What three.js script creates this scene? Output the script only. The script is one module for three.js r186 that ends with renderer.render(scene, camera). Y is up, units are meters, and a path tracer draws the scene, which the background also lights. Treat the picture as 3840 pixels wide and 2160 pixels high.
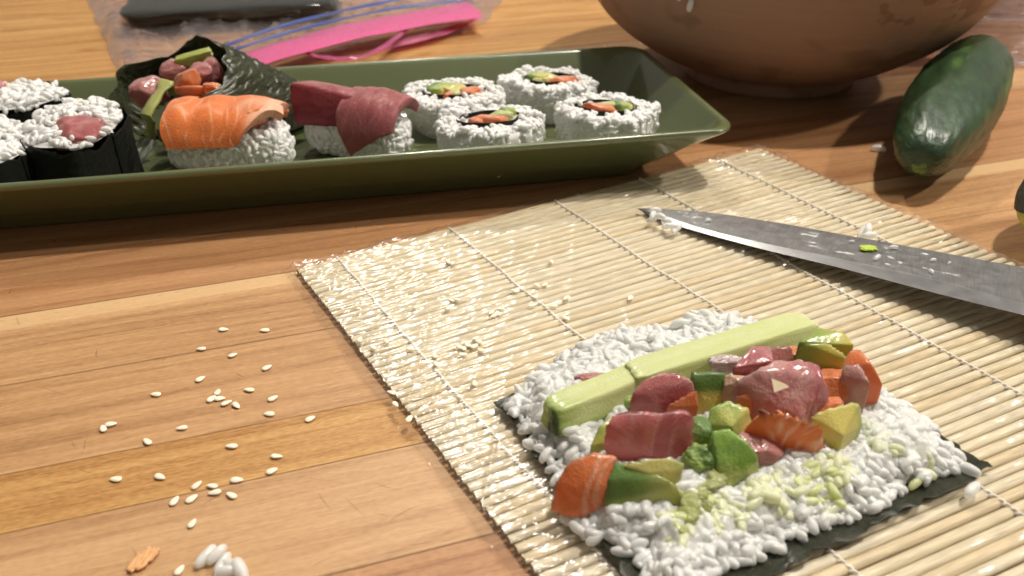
import * as THREE from 'three';
import { createNoise3D } from 'simplex-noise';
import { ConvexHull } from 'three/addons/math/ConvexHull.js';

// ---------------------------------------------------------------- camera, surroundings, lamps, exposure
const scene = new THREE.Scene();
const renderer = new THREE.WebGLRenderer({ antialias: true });
renderer.toneMapping = THREE.LinearToneMapping;
renderer.toneMappingExposure = 1.42;
renderer.shadowMap.enabled = true;
const FPX = 3300, HORIZON = -900, CAM_H = 0.175;                   // focal length and horizon row in photo pixels, lens height in metres
const PITCH = Math.atan2(1080 - HORIZON, FPX);
const camera = new THREE.PerspectiveCamera(2 * Math.atan(1080 / FPX) * 180 / Math.PI, 16 / 9, 0.01, 20);
camera.position.set(0, CAM_H, 0);
camera.rotation.x = -PITCH;
camera.focus = 0.31;
camera.userData.fStop = 15;
scene.background = new THREE.Color().setRGB(0.15, 0.135, 0.118);    // the dim warm kitchen round the counter

const LAMPS = [                                                    // position, intensity, colour, radius in cm
  [[0.50, 1.45, -0.47], 4.2, [1, 0.93, 0.84], 4.2, 'main glowing pendant bulb hanging over the sushi mat'],
  [[-0.1, 1.5, -1.5], 3.2, [1, 0.92, 0.82], 4.2, 'glowing pendant bulb hanging beyond the green tray'],
  [[1.5, 1.35, -0.4], 3.1, [1, 0.92, 0.82], 4.2, 'glowing pendant bulb hanging beyond the cucumber'],
];

// ---------------------------------------------------------------- helpers
const V3 = (x, y, z) => new THREE.Vector3(x, y, z);
function rngOf(seed) { let a = seed >>> 0; return () => { a = (a + 0x6D2B79F5) | 0; let t = Math.imul(a ^ (a >>> 15), 1 | a); t = (t + Math.imul(t ^ (t >>> 7), 61 | t)) ^ t; return ((t ^ (t >>> 14)) >>> 0) / 4294967296; }; }
const noise3 = createNoise3D(rngOf(11));
const fbm = (x, y, z, o = 3) => { let s = 0, a = 0.5, f = 1; for (let i = 0; i < o; i++) { s += a * noise3(x * f, y * f, z * f); a *= 0.5; f *= 2.03; } return s; };
const lerp = (a, b, t) => a + (b - a) * t;
const sat = (x) => Math.max(0, Math.min(1, x));
const smooth = (a, b, x) => { const t = sat((x - a) / (b - a)); return t * t * (3 - 2 * t); };
const mix3 = (a, b, t) => [lerp(a[0], b[0], t), lerp(a[1], b[1], t), lerp(a[2], b[2], t)];
const FW = V3(0, -Math.sin(PITCH), -Math.cos(PITCH)), UPV = V3(0, Math.cos(PITCH), -Math.sin(PITCH));
// a pixel of the 3840 x 2160 photograph, taken down to the height h at which the thing lies
function W(px, py, h = 0) {
  const d = V3((px - 1920) / FPX, 0, 0).addScaledVector(UPV, -(py - 1080) / FPX).add(FW);
  return V3(0, CAM_H, 0).addScaledVector(d, (h - CAM_H) / d.y);
}
const depthOf = (p) => V3(p.x, p.y - CAM_H, p.z).dot(FW);
const metres = (px, p) => px * depthOf(p) / FPX;

const used = {};
function numbered(n) { if (used[n] === undefined) { used[n] = 0; return n; } used[n]++; return n + '_' + String(used[n]).padStart(3, '0'); }
function tag(o, label, category, group, kind) { if (label) o.userData.label = label; if (category) o.userData.category = category; if (group) o.userData.group = group; if (kind) o.userData.kind = kind; return o; }
function thing(name, label, category, group, pos = V3(0, 0, 0), yaw = 0) {
  const g = new THREE.Group(); g.name = numbered(name); g.position.copy(pos); g.rotation.y = yaw; scene.add(g);
  return tag(g, label, category, group);
}
function mesh(name, geo, mat, parent) {
  const m = new THREE.Mesh(geo, mat); m.castShadow = m.receiveShadow = true;
  m.name = parent ? name : numbered(name); (parent || scene).add(m); return m;
}
function smoothNormals(geo) {                                      // normals averaged over vertices that share a place
  const p = geo.attributes.position, n = p.count, idx = geo.index, ids = new Int32Array(n), seen = new Map();
  let k = 0;
  for (let i = 0; i < n; i++) { const key = Math.round(p.getX(i) * 1e6) + ',' + Math.round(p.getY(i) * 1e6) + ',' + Math.round(p.getZ(i) * 1e6); let j = seen.get(key); if (j === undefined) { j = k++; seen.set(key, j); } ids[i] = j; }
  const acc = new Float32Array(k * 3), a = V3(), b = V3(), c = V3(), tri = idx ? idx.count : n;
  for (let i = 0; i < tri; i += 3) {
    const i0 = idx ? idx.getX(i) : i, i1 = idx ? idx.getX(i + 1) : i + 1, i2 = idx ? idx.getX(i + 2) : i + 2;
    a.fromBufferAttribute(p, i0); b.fromBufferAttribute(p, i1).sub(a); c.fromBufferAttribute(p, i2).sub(a); b.cross(c);
    for (const q of [i0, i1, i2]) { const j = ids[q] * 3; acc[j] += b.x; acc[j + 1] += b.y; acc[j + 2] += b.z; }
  }
  const out = new Float32Array(n * 3);
  for (let i = 0; i < n; i++) { const j = ids[i] * 3, l = Math.hypot(acc[j], acc[j + 1], acc[j + 2]) || 1; out[i * 3] = acc[j] / l; out[i * 3 + 1] = acc[j + 1] / l; out[i * 3 + 2] = acc[j + 2] / l; }
  geo.setAttribute('normal', new THREE.BufferAttribute(out, 3));
  return geo;
}
function along(pts, t) {                                           // a smooth curve through profile points, t from 0 to 1
  const n = pts.length - 1, k = sat(t) * n, i = Math.min(n - 1, Math.floor(k)), f = k - i, q = (j) => pts[Math.max(0, Math.min(n, j))], out = [];
  for (const c of [0, 1]) { const a = q(i - 1)[c], b = q(i)[c], d = q(i + 1)[c], e = q(i + 2)[c]; out.push(0.5 * (2 * b + (d - a) * f + (2 * a - 5 * b + 4 * d - e) * f * f + (3 * b - a - 3 * d + e) * f * f * f)); }
  return out;
}
function paint(geo, fn) {                                          // vertex colours (linear) from the place of the vertex
  const p = geo.attributes.position, c = new Float32Array(p.count * 3), v = V3();
  for (let i = 0; i < p.count; i++) { v.fromBufferAttribute(p, i); const k = fn(v, i); c[i * 3] = k[0]; c[i * 3 + 1] = k[1]; c[i * 3 + 2] = k[2]; }
  geo.setAttribute('color', new THREE.BufferAttribute(c, 3)); return geo;
}
function grid(nu, nv, fn, closeU = false) {                        // a sheet of nu x nv cells, fn(s, t) -> Vector3, uv in metres along the sheet where fn sets them
  const pos = [], uv = [], id = [];
  for (let j = 0; j <= nv; j++) for (let i = 0; i <= nu; i++) { const q = fn(i / nu, j / nv); pos.push(q.x, q.y, q.z); uv.push(q.u ?? i / nu, q.w ?? j / nv); }
  for (let j = 0; j < nv; j++) for (let i = 0; i < nu; i++) { const a = j * (nu + 1) + i, b = a + 1, c = a + nu + 1, d = c + 1; id.push(a, b, c, b, d, c); }
  const g = new THREE.BufferGeometry(); g.setAttribute('position', new THREE.Float32BufferAttribute(pos, 3)); g.setAttribute('uv', new THREE.Float32BufferAttribute(uv, 2)); g.setIndex(id);
  return smoothNormals(g);
}
function slab(nu, nv, top, thick, colour) {                        // a closed sheet with thickness below fn top(s, t)
  const e = 1e-3, pos = [], uv = [], id = [], col = [], N = (nu + 1) * (nv + 1), tops = [], bots = [];
  for (let j = 0; j <= nv; j++) for (let i = 0; i <= nu; i++) {
    const s = i / nu, t = j / nv, p = top(s, t), a = top(Math.min(1, s + e), t).sub(top(Math.max(0, s - e), t)), b = top(s, Math.min(1, t + e)).sub(top(s, Math.max(0, t - e)));
    const n = a.cross(b).normalize(); if (n.lengthSq() < 0.5) n.set(0, 1, 0);
    const th = typeof thick === 'function' ? thick(s, t) : thick;
    tops.push(p); bots.push(p.clone().addScaledVector(n, -th));
    uv.push(s, t); if (colour) col.push(...colour(s, t, p));
  }
  for (const p of tops) pos.push(p.x, p.y, p.z);
  for (const p of bots) pos.push(p.x, p.y, p.z);
  uv.push(...uv); if (colour) col.push(...col);
  const at = (i, j, l) => l * N + j * (nu + 1) + i;
  for (let j = 0; j < nv; j++) for (let i = 0; i < nu; i++) { const a = at(i, j, 0), b = at(i + 1, j, 0), c = at(i, j + 1, 0), d = at(i + 1, j + 1, 0); id.push(a, b, c, b, d, c); id.push(a + N, c + N, b + N, b + N, c + N, d + N); }
  for (let i = 0; i < nu; i++) { let a = at(i, 0, 0), b = at(i + 1, 0, 0); id.push(a, a + N, b, b, a + N, b + N); a = at(i, nv, 0); b = at(i + 1, nv, 0); id.push(a, b, a + N, b, b + N, a + N); }
  for (let j = 0; j < nv; j++) { let a = at(0, j, 0), b = at(0, j + 1, 0); id.push(a, b, a + N, b, b + N, a + N); a = at(nu, j, 0); b = at(nu, j + 1, 0); id.push(a, a + N, b, b, a + N, b + N); }
  const g = new THREE.BufferGeometry(); g.setAttribute('position', new THREE.Float32BufferAttribute(pos, 3)); g.setAttribute('uv', new THREE.Float32BufferAttribute(uv, 2));
  if (colour) g.setAttribute('color', new THREE.Float32BufferAttribute(col, 3));
  g.setIndex(id); return smoothNormals(g);
}
function merged(list) {                                            // [[geometry, matrix, colour?], ...] -> one geometry (position, normal, uv, colour)
  let nv = 0, ni = 0;
  for (const [g] of list) { nv += g.attributes.position.count; ni += g.index ? g.index.count : g.attributes.position.count; }
  const P = new Float32Array(nv * 3), N = new Float32Array(nv * 3), U = new Float32Array(nv * 2), C = new Float32Array(nv * 3), I = new Uint32Array(ni), v = V3(), m3 = new THREE.Matrix3(), id = new THREE.Matrix4();
  let a = 0, b = 0;
  for (const [g, m = id, c] of list) {
    const p = g.attributes.position, n = g.attributes.normal, u = g.attributes.uv, gc = g.attributes.color; m3.getNormalMatrix(m);
    for (let i = 0; i < p.count; i++) {
      v.fromBufferAttribute(p, i).applyMatrix4(m).toArray(P, (a + i) * 3); v.fromBufferAttribute(n, i).applyMatrix3(m3).normalize().toArray(N, (a + i) * 3);
      if (u) { U[(a + i) * 2] = u.getX(i); U[(a + i) * 2 + 1] = u.getY(i); }
      for (let k = 0; k < 3; k++) C[(a + i) * 3 + k] = (c ? c[k] : 1) * (gc ? gc.getComponent(i, k) : 1);
    }
    if (g.index) for (let i = 0; i < g.index.count; i++) I[b++] = a + g.index.getX(i); else for (let i = 0; i < p.count; i++) I[b++] = a + i;
    a += p.count;
  }
  const g = new THREE.BufferGeometry();
  g.setAttribute('position', new THREE.BufferAttribute(P, 3)); g.setAttribute('normal', new THREE.BufferAttribute(N, 3)); g.setAttribute('uv', new THREE.BufferAttribute(U, 2)); g.setAttribute('color', new THREE.BufferAttribute(C, 3));
  g.setIndex(new THREE.BufferAttribute(I, 1)); return g;
}
function flip(g) { const ix = g.index.array; for (let i = 0; i < ix.length; i += 3) { const k = ix[i]; ix[i] = ix[i + 1]; ix[i + 1] = k; } return smoothNormals(g); }
const mat4 = (p, e, s = V3(1, 1, 1)) => new THREE.Matrix4().compose(p, new THREE.Quaternion().setFromEuler(e), s);
function chunk(w, h, d, seed, { n = 20, k = 5, cuts = 5, rough = 0.06, deep = 0.82, colour } = {}) {   // a cut morsel: a rounded block with irregular flat cuts
  const g = new THREE.BoxGeometry(2, 2, 2, n, n, n), p = g.attributes.position, v = V3(), R = rngOf(seed * 7919 + 13), planes = [];
  for (let i = 0; i < cuts; i++) { const nn = V3(R() * 2 - 1, (R() * 2 - 0.6) * 0.9, R() * 2 - 1).normalize(); planes.push([nn, deep + 0.25 * R()]); }
  const sh = (R() - 0.5) * 0.3, sh2 = (R() - 0.5) * 0.3, o = seed * 3.7;
  for (let i = 0; i < p.count; i++) {
    v.fromBufferAttribute(p, i);
    const r = Math.pow(Math.abs(v.x) ** k + Math.abs(v.y) ** k + Math.abs(v.z) ** k, 1 / k); v.divideScalar(r);
    for (const [nn, dd] of planes) { const q = v.dot(nn) - dd; if (q > 0) v.addScaledVector(nn, -q * 0.93); }
    v.multiplyScalar(1 + rough * fbm(v.x * 1.1 + o, v.y * 1.1, v.z * 1.1, 2) * 1.6 + rough * 0.22 * noise3(v.x * 5 + o, v.y * 5, v.z * 5));
    v.x += sh * v.y; v.z += sh2 * v.y;
    p.setXYZ(i, v.x * w / 2, v.y * h / 2, v.z * d / 2);
  }
  smoothNormals(g); boxUV(g, 0.02);
  if (colour) paint(g, colour);
  return g;
}
function boxUV(g, scale) {                                         // uv in real size, by the way each vertex faces
  const p = g.attributes.position, n = g.attributes.normal, u = g.attributes.uv;
  for (let i = 0; i < p.count; i++) { const ax = Math.abs(n.getX(i)), ay = Math.abs(n.getY(i)), az = Math.abs(n.getZ(i)), x = p.getX(i) / scale, y = p.getY(i) / scale, z = p.getZ(i) / scale; if (ay >= ax && ay >= az) u.setXY(i, x, z); else if (ax > az) u.setXY(i, z, y); else u.setXY(i, x, y); }
  return g;
}
function dataTex(w, h, fn, { srgb = false, wrap = THREE.RepeatWrapping } = {}) {
  const d = new Uint8Array(w * h * 4);
  for (let y = 0; y < h; y++) for (let x = 0; x < w; x++) { const c = fn(x / w, y / h, x, y), i = (y * w + x) * 4; d[i] = sat(c[0]) * 255; d[i + 1] = sat(c[1]) * 255; d[i + 2] = sat(c[2]) * 255; d[i + 3] = 255; }
  const t = new THREE.DataTexture(d, w, h, THREE.RGBAFormat); t.magFilter = THREE.LinearFilter; t.minFilter = THREE.LinearFilter; t.wrapS = t.wrapT = wrap; if (srgb) t.colorSpace = THREE.SRGBColorSpace; t.needsUpdate = true; return t;
}
const PM = (o) => new THREE.MeshPhysicalMaterial(o);
const rgb = (r, g, b) => new THREE.Color().setRGB(r, g, b);

// ---------------------------------------------------------------- lamps over the counter (out of the picture)
for (const [at, power, c, r, label] of LAMPS) {
  const g = thing('pendant_lamp', label, 'lamp', 'pendant lamps over the counter', V3(...at));
  const bulb = mesh('bulb', new THREE.SphereGeometry(r / 100, 24, 16), new THREE.MeshStandardMaterial({ color: 0xffffff, emissive: rgb(...c), emissiveIntensity: 6 }), g);
  bulb.castShadow = false;
  mesh('lamp_shade', new THREE.LatheGeometry([[0.02, 0.11], [0.045, 0.1], [0.075, 0.045], [0.078, 0.045], [0.05, 0.103], [0.02, 0.115]].map(([x, y]) => new THREE.Vector2(x, y)), 32), PM({ color: rgb(0.5, 0.5, 0.5), roughness: 0.4 }), g);
  mesh('cord', new THREE.CylinderGeometry(0.004, 0.004, 0.7, 8).translate(0, 0.46, 0), PM({ color: rgb(0.03, 0.03, 0.03), roughness: 0.6 }), g);
  const L = new THREE.PointLight(rgb(...c), power, 0, 2); L.position.set(0, 0, 0); L.castShadow = true; L.shadow.radius = r / 2; g.add(L);
}

// ---------------------------------------------------------------- butcher block counter
const BETA = 18.5 * Math.PI / 180, BX = V3(Math.cos(BETA), 0, -Math.sin(BETA)), BZ = V3(Math.sin(BETA), 0, Math.cos(BETA));
{
  const counter = new THREE.Group(); counter.name = 'countertop'; counter.rotation.y = BETA; scene.add(counter);
  tag(counter, 'butcher block wooden countertop of glued brown and tan planks', 'countertop', null, 'structure');
  const bumpList = [];
  function wood(seed, base, dark, light, style) {
    const w = 1536, h = 256, R = rngOf(seed), ox = R() * 100, oy = R() * 100, freq = style.freq ?? 5, warp = style.warp ?? 0.5, nick = [];
    for (let i = 0; i < (style.nicks ?? 26); i++) nick.push([R(), R(), (R() - 0.5) * 1.6 + (R() < 0.4 ? 1.4 : 0), 0.004 + R() * 0.016, 0.25 + R() * 0.5]);
    const hgt = new Float32Array(w * h), col = new Uint8Array(w * h * 4), bmp = new Uint8Array(w * h * 4);
    for (let y = 0; y < h; y++) for (let x = 0; x < w; x++) {
      const X = x / w * 7, Y = y / h;
      const wv = Y * freq + warp * fbm(X * 0.35 + ox, Y * 1.2 + oy, 0.3, 2) * 2.2;
      const band = 0.5 + 0.5 * Math.sin(wv * 6.283 + 1.3 * noise3(X * 0.5 + ox, wv * 0.8, 4));
      const ring = Math.pow(band, 5);
      const streak = fbm(X * 0.7 + ox, Y * 22 + oy, 1.7, 3);
      const fine = noise3(X * 7 + ox, Y * 95 + oy, 3.1);
      const pore = noise3(X * 11 + ox, Y * 130 + oy, 9.4);
      const fleck = noise3(X * 26 + ox, Y * 24 + oy, 6.2);
      const broad = fbm(X * 0.25 + oy, Y * 2.3 + ox, 7.7, 2);
      let k = 0.42 + 0.34 * broad - 0.32 * ring * (style.ring ?? 1) + 0.26 * streak + 0.17 * fine + (style.fleck ?? 0.1) * fleck;
      if (style.sap && Y < style.sap) k += 0.75 * (1 - smooth(style.sap * 0.55, style.sap, Y + 0.05 * noise3(X * 0.6, 2, ox)));
      const pd = pore > 0.62 ? (style.pore ?? 0.2) * (pore - 0.62) / 0.38 * (0.4 + ring) : 0;
      let c = k > 0.5 ? mix3(base, light, sat((k - 0.5) * 1.7)) : mix3(base, dark, sat((0.5 - k) * 1.7));
      c = mix3(c, [c[0] * 0.45, c[1] * 0.36, c[2] * 0.3], sat(pd * 2.2));
      const i = (y * w + x) * 4, edge = Math.min(Y, 1 - Y) < 0.008 ? 0.72 : 1;
      col[i] = 255 * Math.pow(sat(c[0] * edge), 1 / 2.2); col[i + 1] = 255 * Math.pow(sat(c[1] * edge), 1 / 2.2); col[i + 2] = 255 * Math.pow(sat(c[2] * edge), 1 / 2.2); col[i + 3] = 255;
      hgt[y * w + x] = 0.6 + 0.12 * fine + 0.1 * fleck - 0.5 * pd - 0.12 * ring;
    }
    for (const [a, b, ang, len, amt] of nick) for (let s = 0; s <= 60; s++) {       // knife scratches
      const q = s / 60 - 0.5, x = Math.round((a + q * len * Math.cos(ang)) * w), y = Math.round((b + q * len * Math.sin(ang) * 14) * h);
      if (x < 0 || y < 2 || x >= w || y >= h - 2) continue;
      const i = (y * w + x), f = 1 - amt * 0.2 * (1 - Math.abs(q) * 1.6); for (let k = 0; k < 3; k++) col[i * 4 + k] *= f; hgt[i] -= 0.25 * amt;
    }
    for (let i = 0; i < w * h; i++) { bmp[i * 4] = bmp[i * 4 + 1] = bmp[i * 4 + 2] = 255 * sat(hgt[i]); bmp[i * 4 + 3] = 255; }
    const mk = (d, srgb) => { const t = new THREE.DataTexture(d, w, h, THREE.RGBAFormat); t.magFilter = t.minFilter = THREE.LinearFilter; t.wrapS = THREE.MirroredRepeatWrapping; t.wrapT = THREE.ClampToEdgeWrapping; if (srgb) t.colorSpace = THREE.SRGBColorSpace; t.needsUpdate = true; return t; };
    return PM({ map: mk(col, true), bumpMap: mk(bmp, false), bumpScale: 0.0003, roughness: 0.44, specularIntensity: 0.55 });
  }
  const tan = [[0.48, 0.272, 0.122], [0.31, 0.155, 0.062], [0.63, 0.41, 0.21]], red = [[0.43, 0.222, 0.097], [0.3, 0.135, 0.052], [0.55, 0.32, 0.155]], gold = [[0.51, 0.285, 0.098], [0.33, 0.145, 0.038], [0.67, 0.43, 0.18]], pale = [[0.51, 0.305, 0.148], [0.35, 0.185, 0.08], [0.62, 0.42, 0.225]];
  const P = { a: wood(1, ...red, { freq: 4, ring: 0.9, pore: 0.1 }), b: wood(2, ...tan, { freq: 7, sap: 0.3, pore: 0.34, ring: 0.6, fleck: 0.1 }), c: wood(3, ...tan, { freq: 3, pore: 0.14, nicks: 40 }), d: wood(4, ...gold, { freq: 2.2, fleck: 0.2, ring: 0.55, pore: 0.16 }), e: wood(5, ...pale, { freq: 4.5, ring: 0.5, nicks: 70 }), f: wood(6, ...red, { freq: 5, fleck: 0.16, pore: 0.2 }), g: wood(7, ...gold, { freq: 5, ring: 1.3, warp: 0.7 }), h: wood(8, ...gold, { freq: 4, ring: 1.2, warp: 0.8 }) };
  // seams (distance towards the viewer, metres) and the plank that ends there
  const seams = [[-1.25, null], [-1.2, 'g'], [-1.155, 'h'], [-1.11, 'g'], [-1.065, 'd'], [-1.02, 'h'], [-0.972, 'g'], [-0.93, 'h'], [-0.884, 'd'], [-0.838, 'g'], [-0.795, 'h'], [-0.752, 'g'], [-0.708, 'd'], [-0.664, 'h'], [-0.622, 'g'], [-0.58, 'h'], [-0.535, 'e'], [-0.492, 'f'], [-0.449, 'a'], [-0.405, 'e'], [-0.361, 'a'], [-0.3164, 'a'], [-0.2706, 'b'], [-0.2243, 'c'], [-0.1998, 'd'], [-0.1587, 'e'], [-0.112, 'f'], [-0.066, 'c'], [-0.02, 'b'], [0.026, 'g'], [0.072, 'a'], [0.118, 'e'], [0.164, 'h']];
  const LEN = 2.2;
  seams.forEach(([z1, kind], i) => {
    if (!kind) return;
    const z0 = seams[i - 1][0], g = 0.00003, c = 0.00016, A = z0 + g, B = z1 - g, pts = [[A, -0.03], [A, -c], [A + c, 0], [B - c, 0], [B, -c], [B, -0.03]], pos = [], uv = [], id = [], R = rngOf(i * 31), off = R() * 3;
    const dir = R() < 0.5 ? 1 : -1;
    for (const x of [-LEN / 2, LEN / 2]) for (const [z, y] of pts) { pos.push(x, y, z); const t = (z - A) / (B - A); uv.push((x * dir + off) / 0.6, kind === 'b' ? t : (dir > 0 ? t : 1 - t)); }
    for (let k = 0; k < 5; k++) id.push(k, k + 1, k + 6, k + 1, k + 7, k + 6);
    id.push(0, 6, 5, 5, 6, 11);
    let geo = new THREE.BufferGeometry(); geo.setAttribute('position', new THREE.Float32BufferAttribute(pos, 3)); geo.setAttribute('uv', new THREE.Float32BufferAttribute(uv, 2)); geo.setIndex(id);
    geo = geo.toNonIndexed(); geo.computeVertexNormals();
    { const n = geo.attributes.normal; if (n.getY(12) < 0) throw new Error('plank faces down'); }
    mesh('plank', geo, P[kind], counter);
  });
}

// ---------------------------------------------------------------- shared food materials
const speck = dataTex(256, 256, (u, v, x, y) => { const a = 0.5 + 0.5 * noise3(x * 0.09, y * 0.09, 0.5), b = 0.5 + 0.5 * noise3(x * 0.3, y * 0.3, 2.5), k = 0.55 * a + 0.45 * b; return [k, k, k]; });
const M = {
  rice: PM({ color: rgb(0.95, 0.96, 0.945), roughness: 0.62, transmission: 0.5, clearcoat: 0.9, clearcoatRoughness: 0.16, vertexColors: true }),
  riceTray: PM({ color: rgb(0.985, 0.985, 0.965), roughness: 0.62, transmission: 0.34, clearcoat: 0.8, clearcoatRoughness: 0.18, vertexColors: true }),
  riceTint: PM({ color: rgb(0.90, 0.92, 0.68), roughness: 0.62, transmission: 0.5, clearcoat: 0.9, clearcoatRoughness: 0.16 }),
  ricePlain: PM({ color: rgb(0.95, 0.96, 0.945), roughness: 0.62, transmission: 0.5, clearcoat: 0.9, clearcoatRoughness: 0.16 }),
  riceLime: PM({ color: rgb(0.83, 0.88, 0.46), roughness: 0.62, transmission: 0.5, clearcoat: 0.9, clearcoatRoughness: 0.16 }),
  fish: PM({ color: 0xffffff, roughness: 0.68, transmission: 0.34, clearcoat: 0.8, clearcoatRoughness: 0.17, vertexColors: true, bumpMap: speck, bumpScale: 0.00022 }),
  slice: PM({ color: 0xffffff, roughness: 0.92, transmission: 0.2, clearcoat: 0.35, clearcoatRoughness: 0.38, vertexColors: true, bumpMap: speck, bumpScale: 0.00022 }),
  veg: PM({ color: 0xffffff, roughness: 0.7, transmission: 0.3, clearcoat: 0.5, clearcoatRoughness: 0.2, vertexColors: true, bumpMap: speck, bumpScale: 0.00015 }),
  seed: PM({ color: rgb(0.86, 0.79, 0.63), roughness: 0.55 }),
};
const noriBump = dataTex(512, 512, (u, v, x, y) => { const a = 1 - Math.abs(noise3(x * 0.05, y * 0.05, 1)), b = 0.5 + 0.5 * noise3(x * 0.14, y * 0.14, 7), c = 0.5 + 0.5 * noise3(x * 0.4, y * 0.4, 3), k = 0.45 * a + 0.35 * b + 0.2 * c; return [k, k, k]; });
const noriMap = dataTex(512, 512, (u, v, x, y) => { const a = 0.5 + 0.5 * noise3(x * 0.045, y * 0.045, 21), b = 0.5 + 0.5 * noise3(x * 0.16, y * 0.16, 27), k = 0.25 + 0.5 * a * b + 0.3 * b * b; return [0.55 * k + 0.1, 0.6 * k + 0.1, 0.36 * k + 0.07]; }, { srgb: true });
const noriMat = (r, g, b, o = {}) => { const rep = o.rep ?? 4; const t = noriBump.clone(); t.repeat.set(rep, rep); const c = noriMap.clone(); c.repeat.set(rep, rep); delete o.rep; return PM({ color: rgb(r, g, b), map: c, roughness: 0.5, clearcoat: 0.35, clearcoatRoughness: 0.3, bumpMap: t, bumpScale: 0.0009, ...o }); };
M.noriDark = noriMat(0.05, 0.055, 0.042, { rep: 3, clearcoat: 0.12, specularIntensity: 0.4, roughness: 0.6 });
M.noriGreen = noriMat(0.62, 0.66, 0.42, { rep: 4, bumpScale: 0.003, clearcoat: 0.8 });
M.noriSheet = noriMat(0.17, 0.18, 0.1, { rep: 5, bumpScale: 0.0008 });

const SALMON = [0.82, 0.24, 0.055], SALMON_D = [0.74, 0.17, 0.03], FAT = [0.86, 0.5, 0.3], TUNA = [0.54, 0.165, 0.155], TUNA_D = [0.42, 0.085, 0.085], TUNA_P = [0.6, 0.3, 0.26], AVO_Y = [0.72, 0.62, 0.16], AVO_G = [0.33, 0.46, 0.08], AVO_D = [0.07, 0.17, 0.02], CUC = [0.64, 0.71, 0.28], CUC_P = [0.73, 0.77, 0.4];
const salmonColour = (o, dir, period, strong = 1) => (p) => {
  const q = p.dot(dir) / period + 0.22 * noise3(p.x * 90 + o, p.y * 90, p.z * 90) + 0.35 * Math.abs(p.x * 60 * 0.3), f = Math.abs(q - Math.round(q));
  const line = 1 - smooth(0.07, 0.2, f), m = 0.5 + 0.5 * noise3(p.x * 160 + o, p.y * 160, p.z * 160);
  return mix3(mix3(SALMON, SALMON_D, m * 0.8), FAT, line * 0.85 * strong);
};
const tunaColour = (o, pale = 0, dir = V3(1, 0, 0), period = 0.0055) => (p) => {
  const n = fbm(p.x * 110 + o, p.y * 110, p.z * 110, 3), q = p.dot(dir) / period + 0.5 * noise3(p.x * 70 + o, p.y * 70, p.z * 70), f = Math.abs(q - Math.round(q));
  let c = mix3(TUNA, TUNA_D, smooth(-0.25, 0.5, n)); c = mix3(c, TUNA_P, sat(pale + 0.5 * smooth(0.1, 0.5, -n)));
  return mix3(c, [0.62, 0.33, 0.3], (1 - smooth(0.02, 0.09, f)) * 0.35);
};
const avoColour = (o, dir, size, bias = 0) => (p) => { const t = p.dot(dir) / size + 0.5 + bias + 0.14 * noise3(p.x * 120 + o, p.y * 120, p.z * 120); let c = mix3(AVO_Y, AVO_G, smooth(0.35, 0.85, t)); return mix3(c, AVO_D, smooth(0.92, 1.15, t) * 0.8); };

// a cooked rice grain, 6 mm long, slightly bent and blunt
function grainGeo(nl, nr, bend, blunt) {
  const L = 0.0029, r0 = 0.00142;
  return grid(nr, nl, (s, t) => { const a = t * Math.PI, c = -Math.cos(a), r = Math.pow(Math.sin(a) + 1e-6, blunt), th = s * 2 * Math.PI; const q = 1 + 0.06 * noise3(c * 1.4 + bend * 9000, Math.cos(th), Math.sin(th)); return V3(c * L * (1 + 0.06 * noise3(Math.cos(th) * r, bend * 7000, c)), r * r0 * q * Math.cos(th) + bend * (1 - c * c), r * r0 * 0.9 * q * Math.sin(th)); });
}
const grains = [grainGeo(8, 7, 0.0002, 0.75), grainGeo(8, 7, 0.0005, 0.7), grainGeo(8, 7, -0.0003, 0.85)];
const fineGrains = [grainGeo(14, 12, 0.0002, 0.75), grainGeo(14, 12, 0.0005, 0.7), grainGeo(14, 12, -0.0003, 0.85)];

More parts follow.
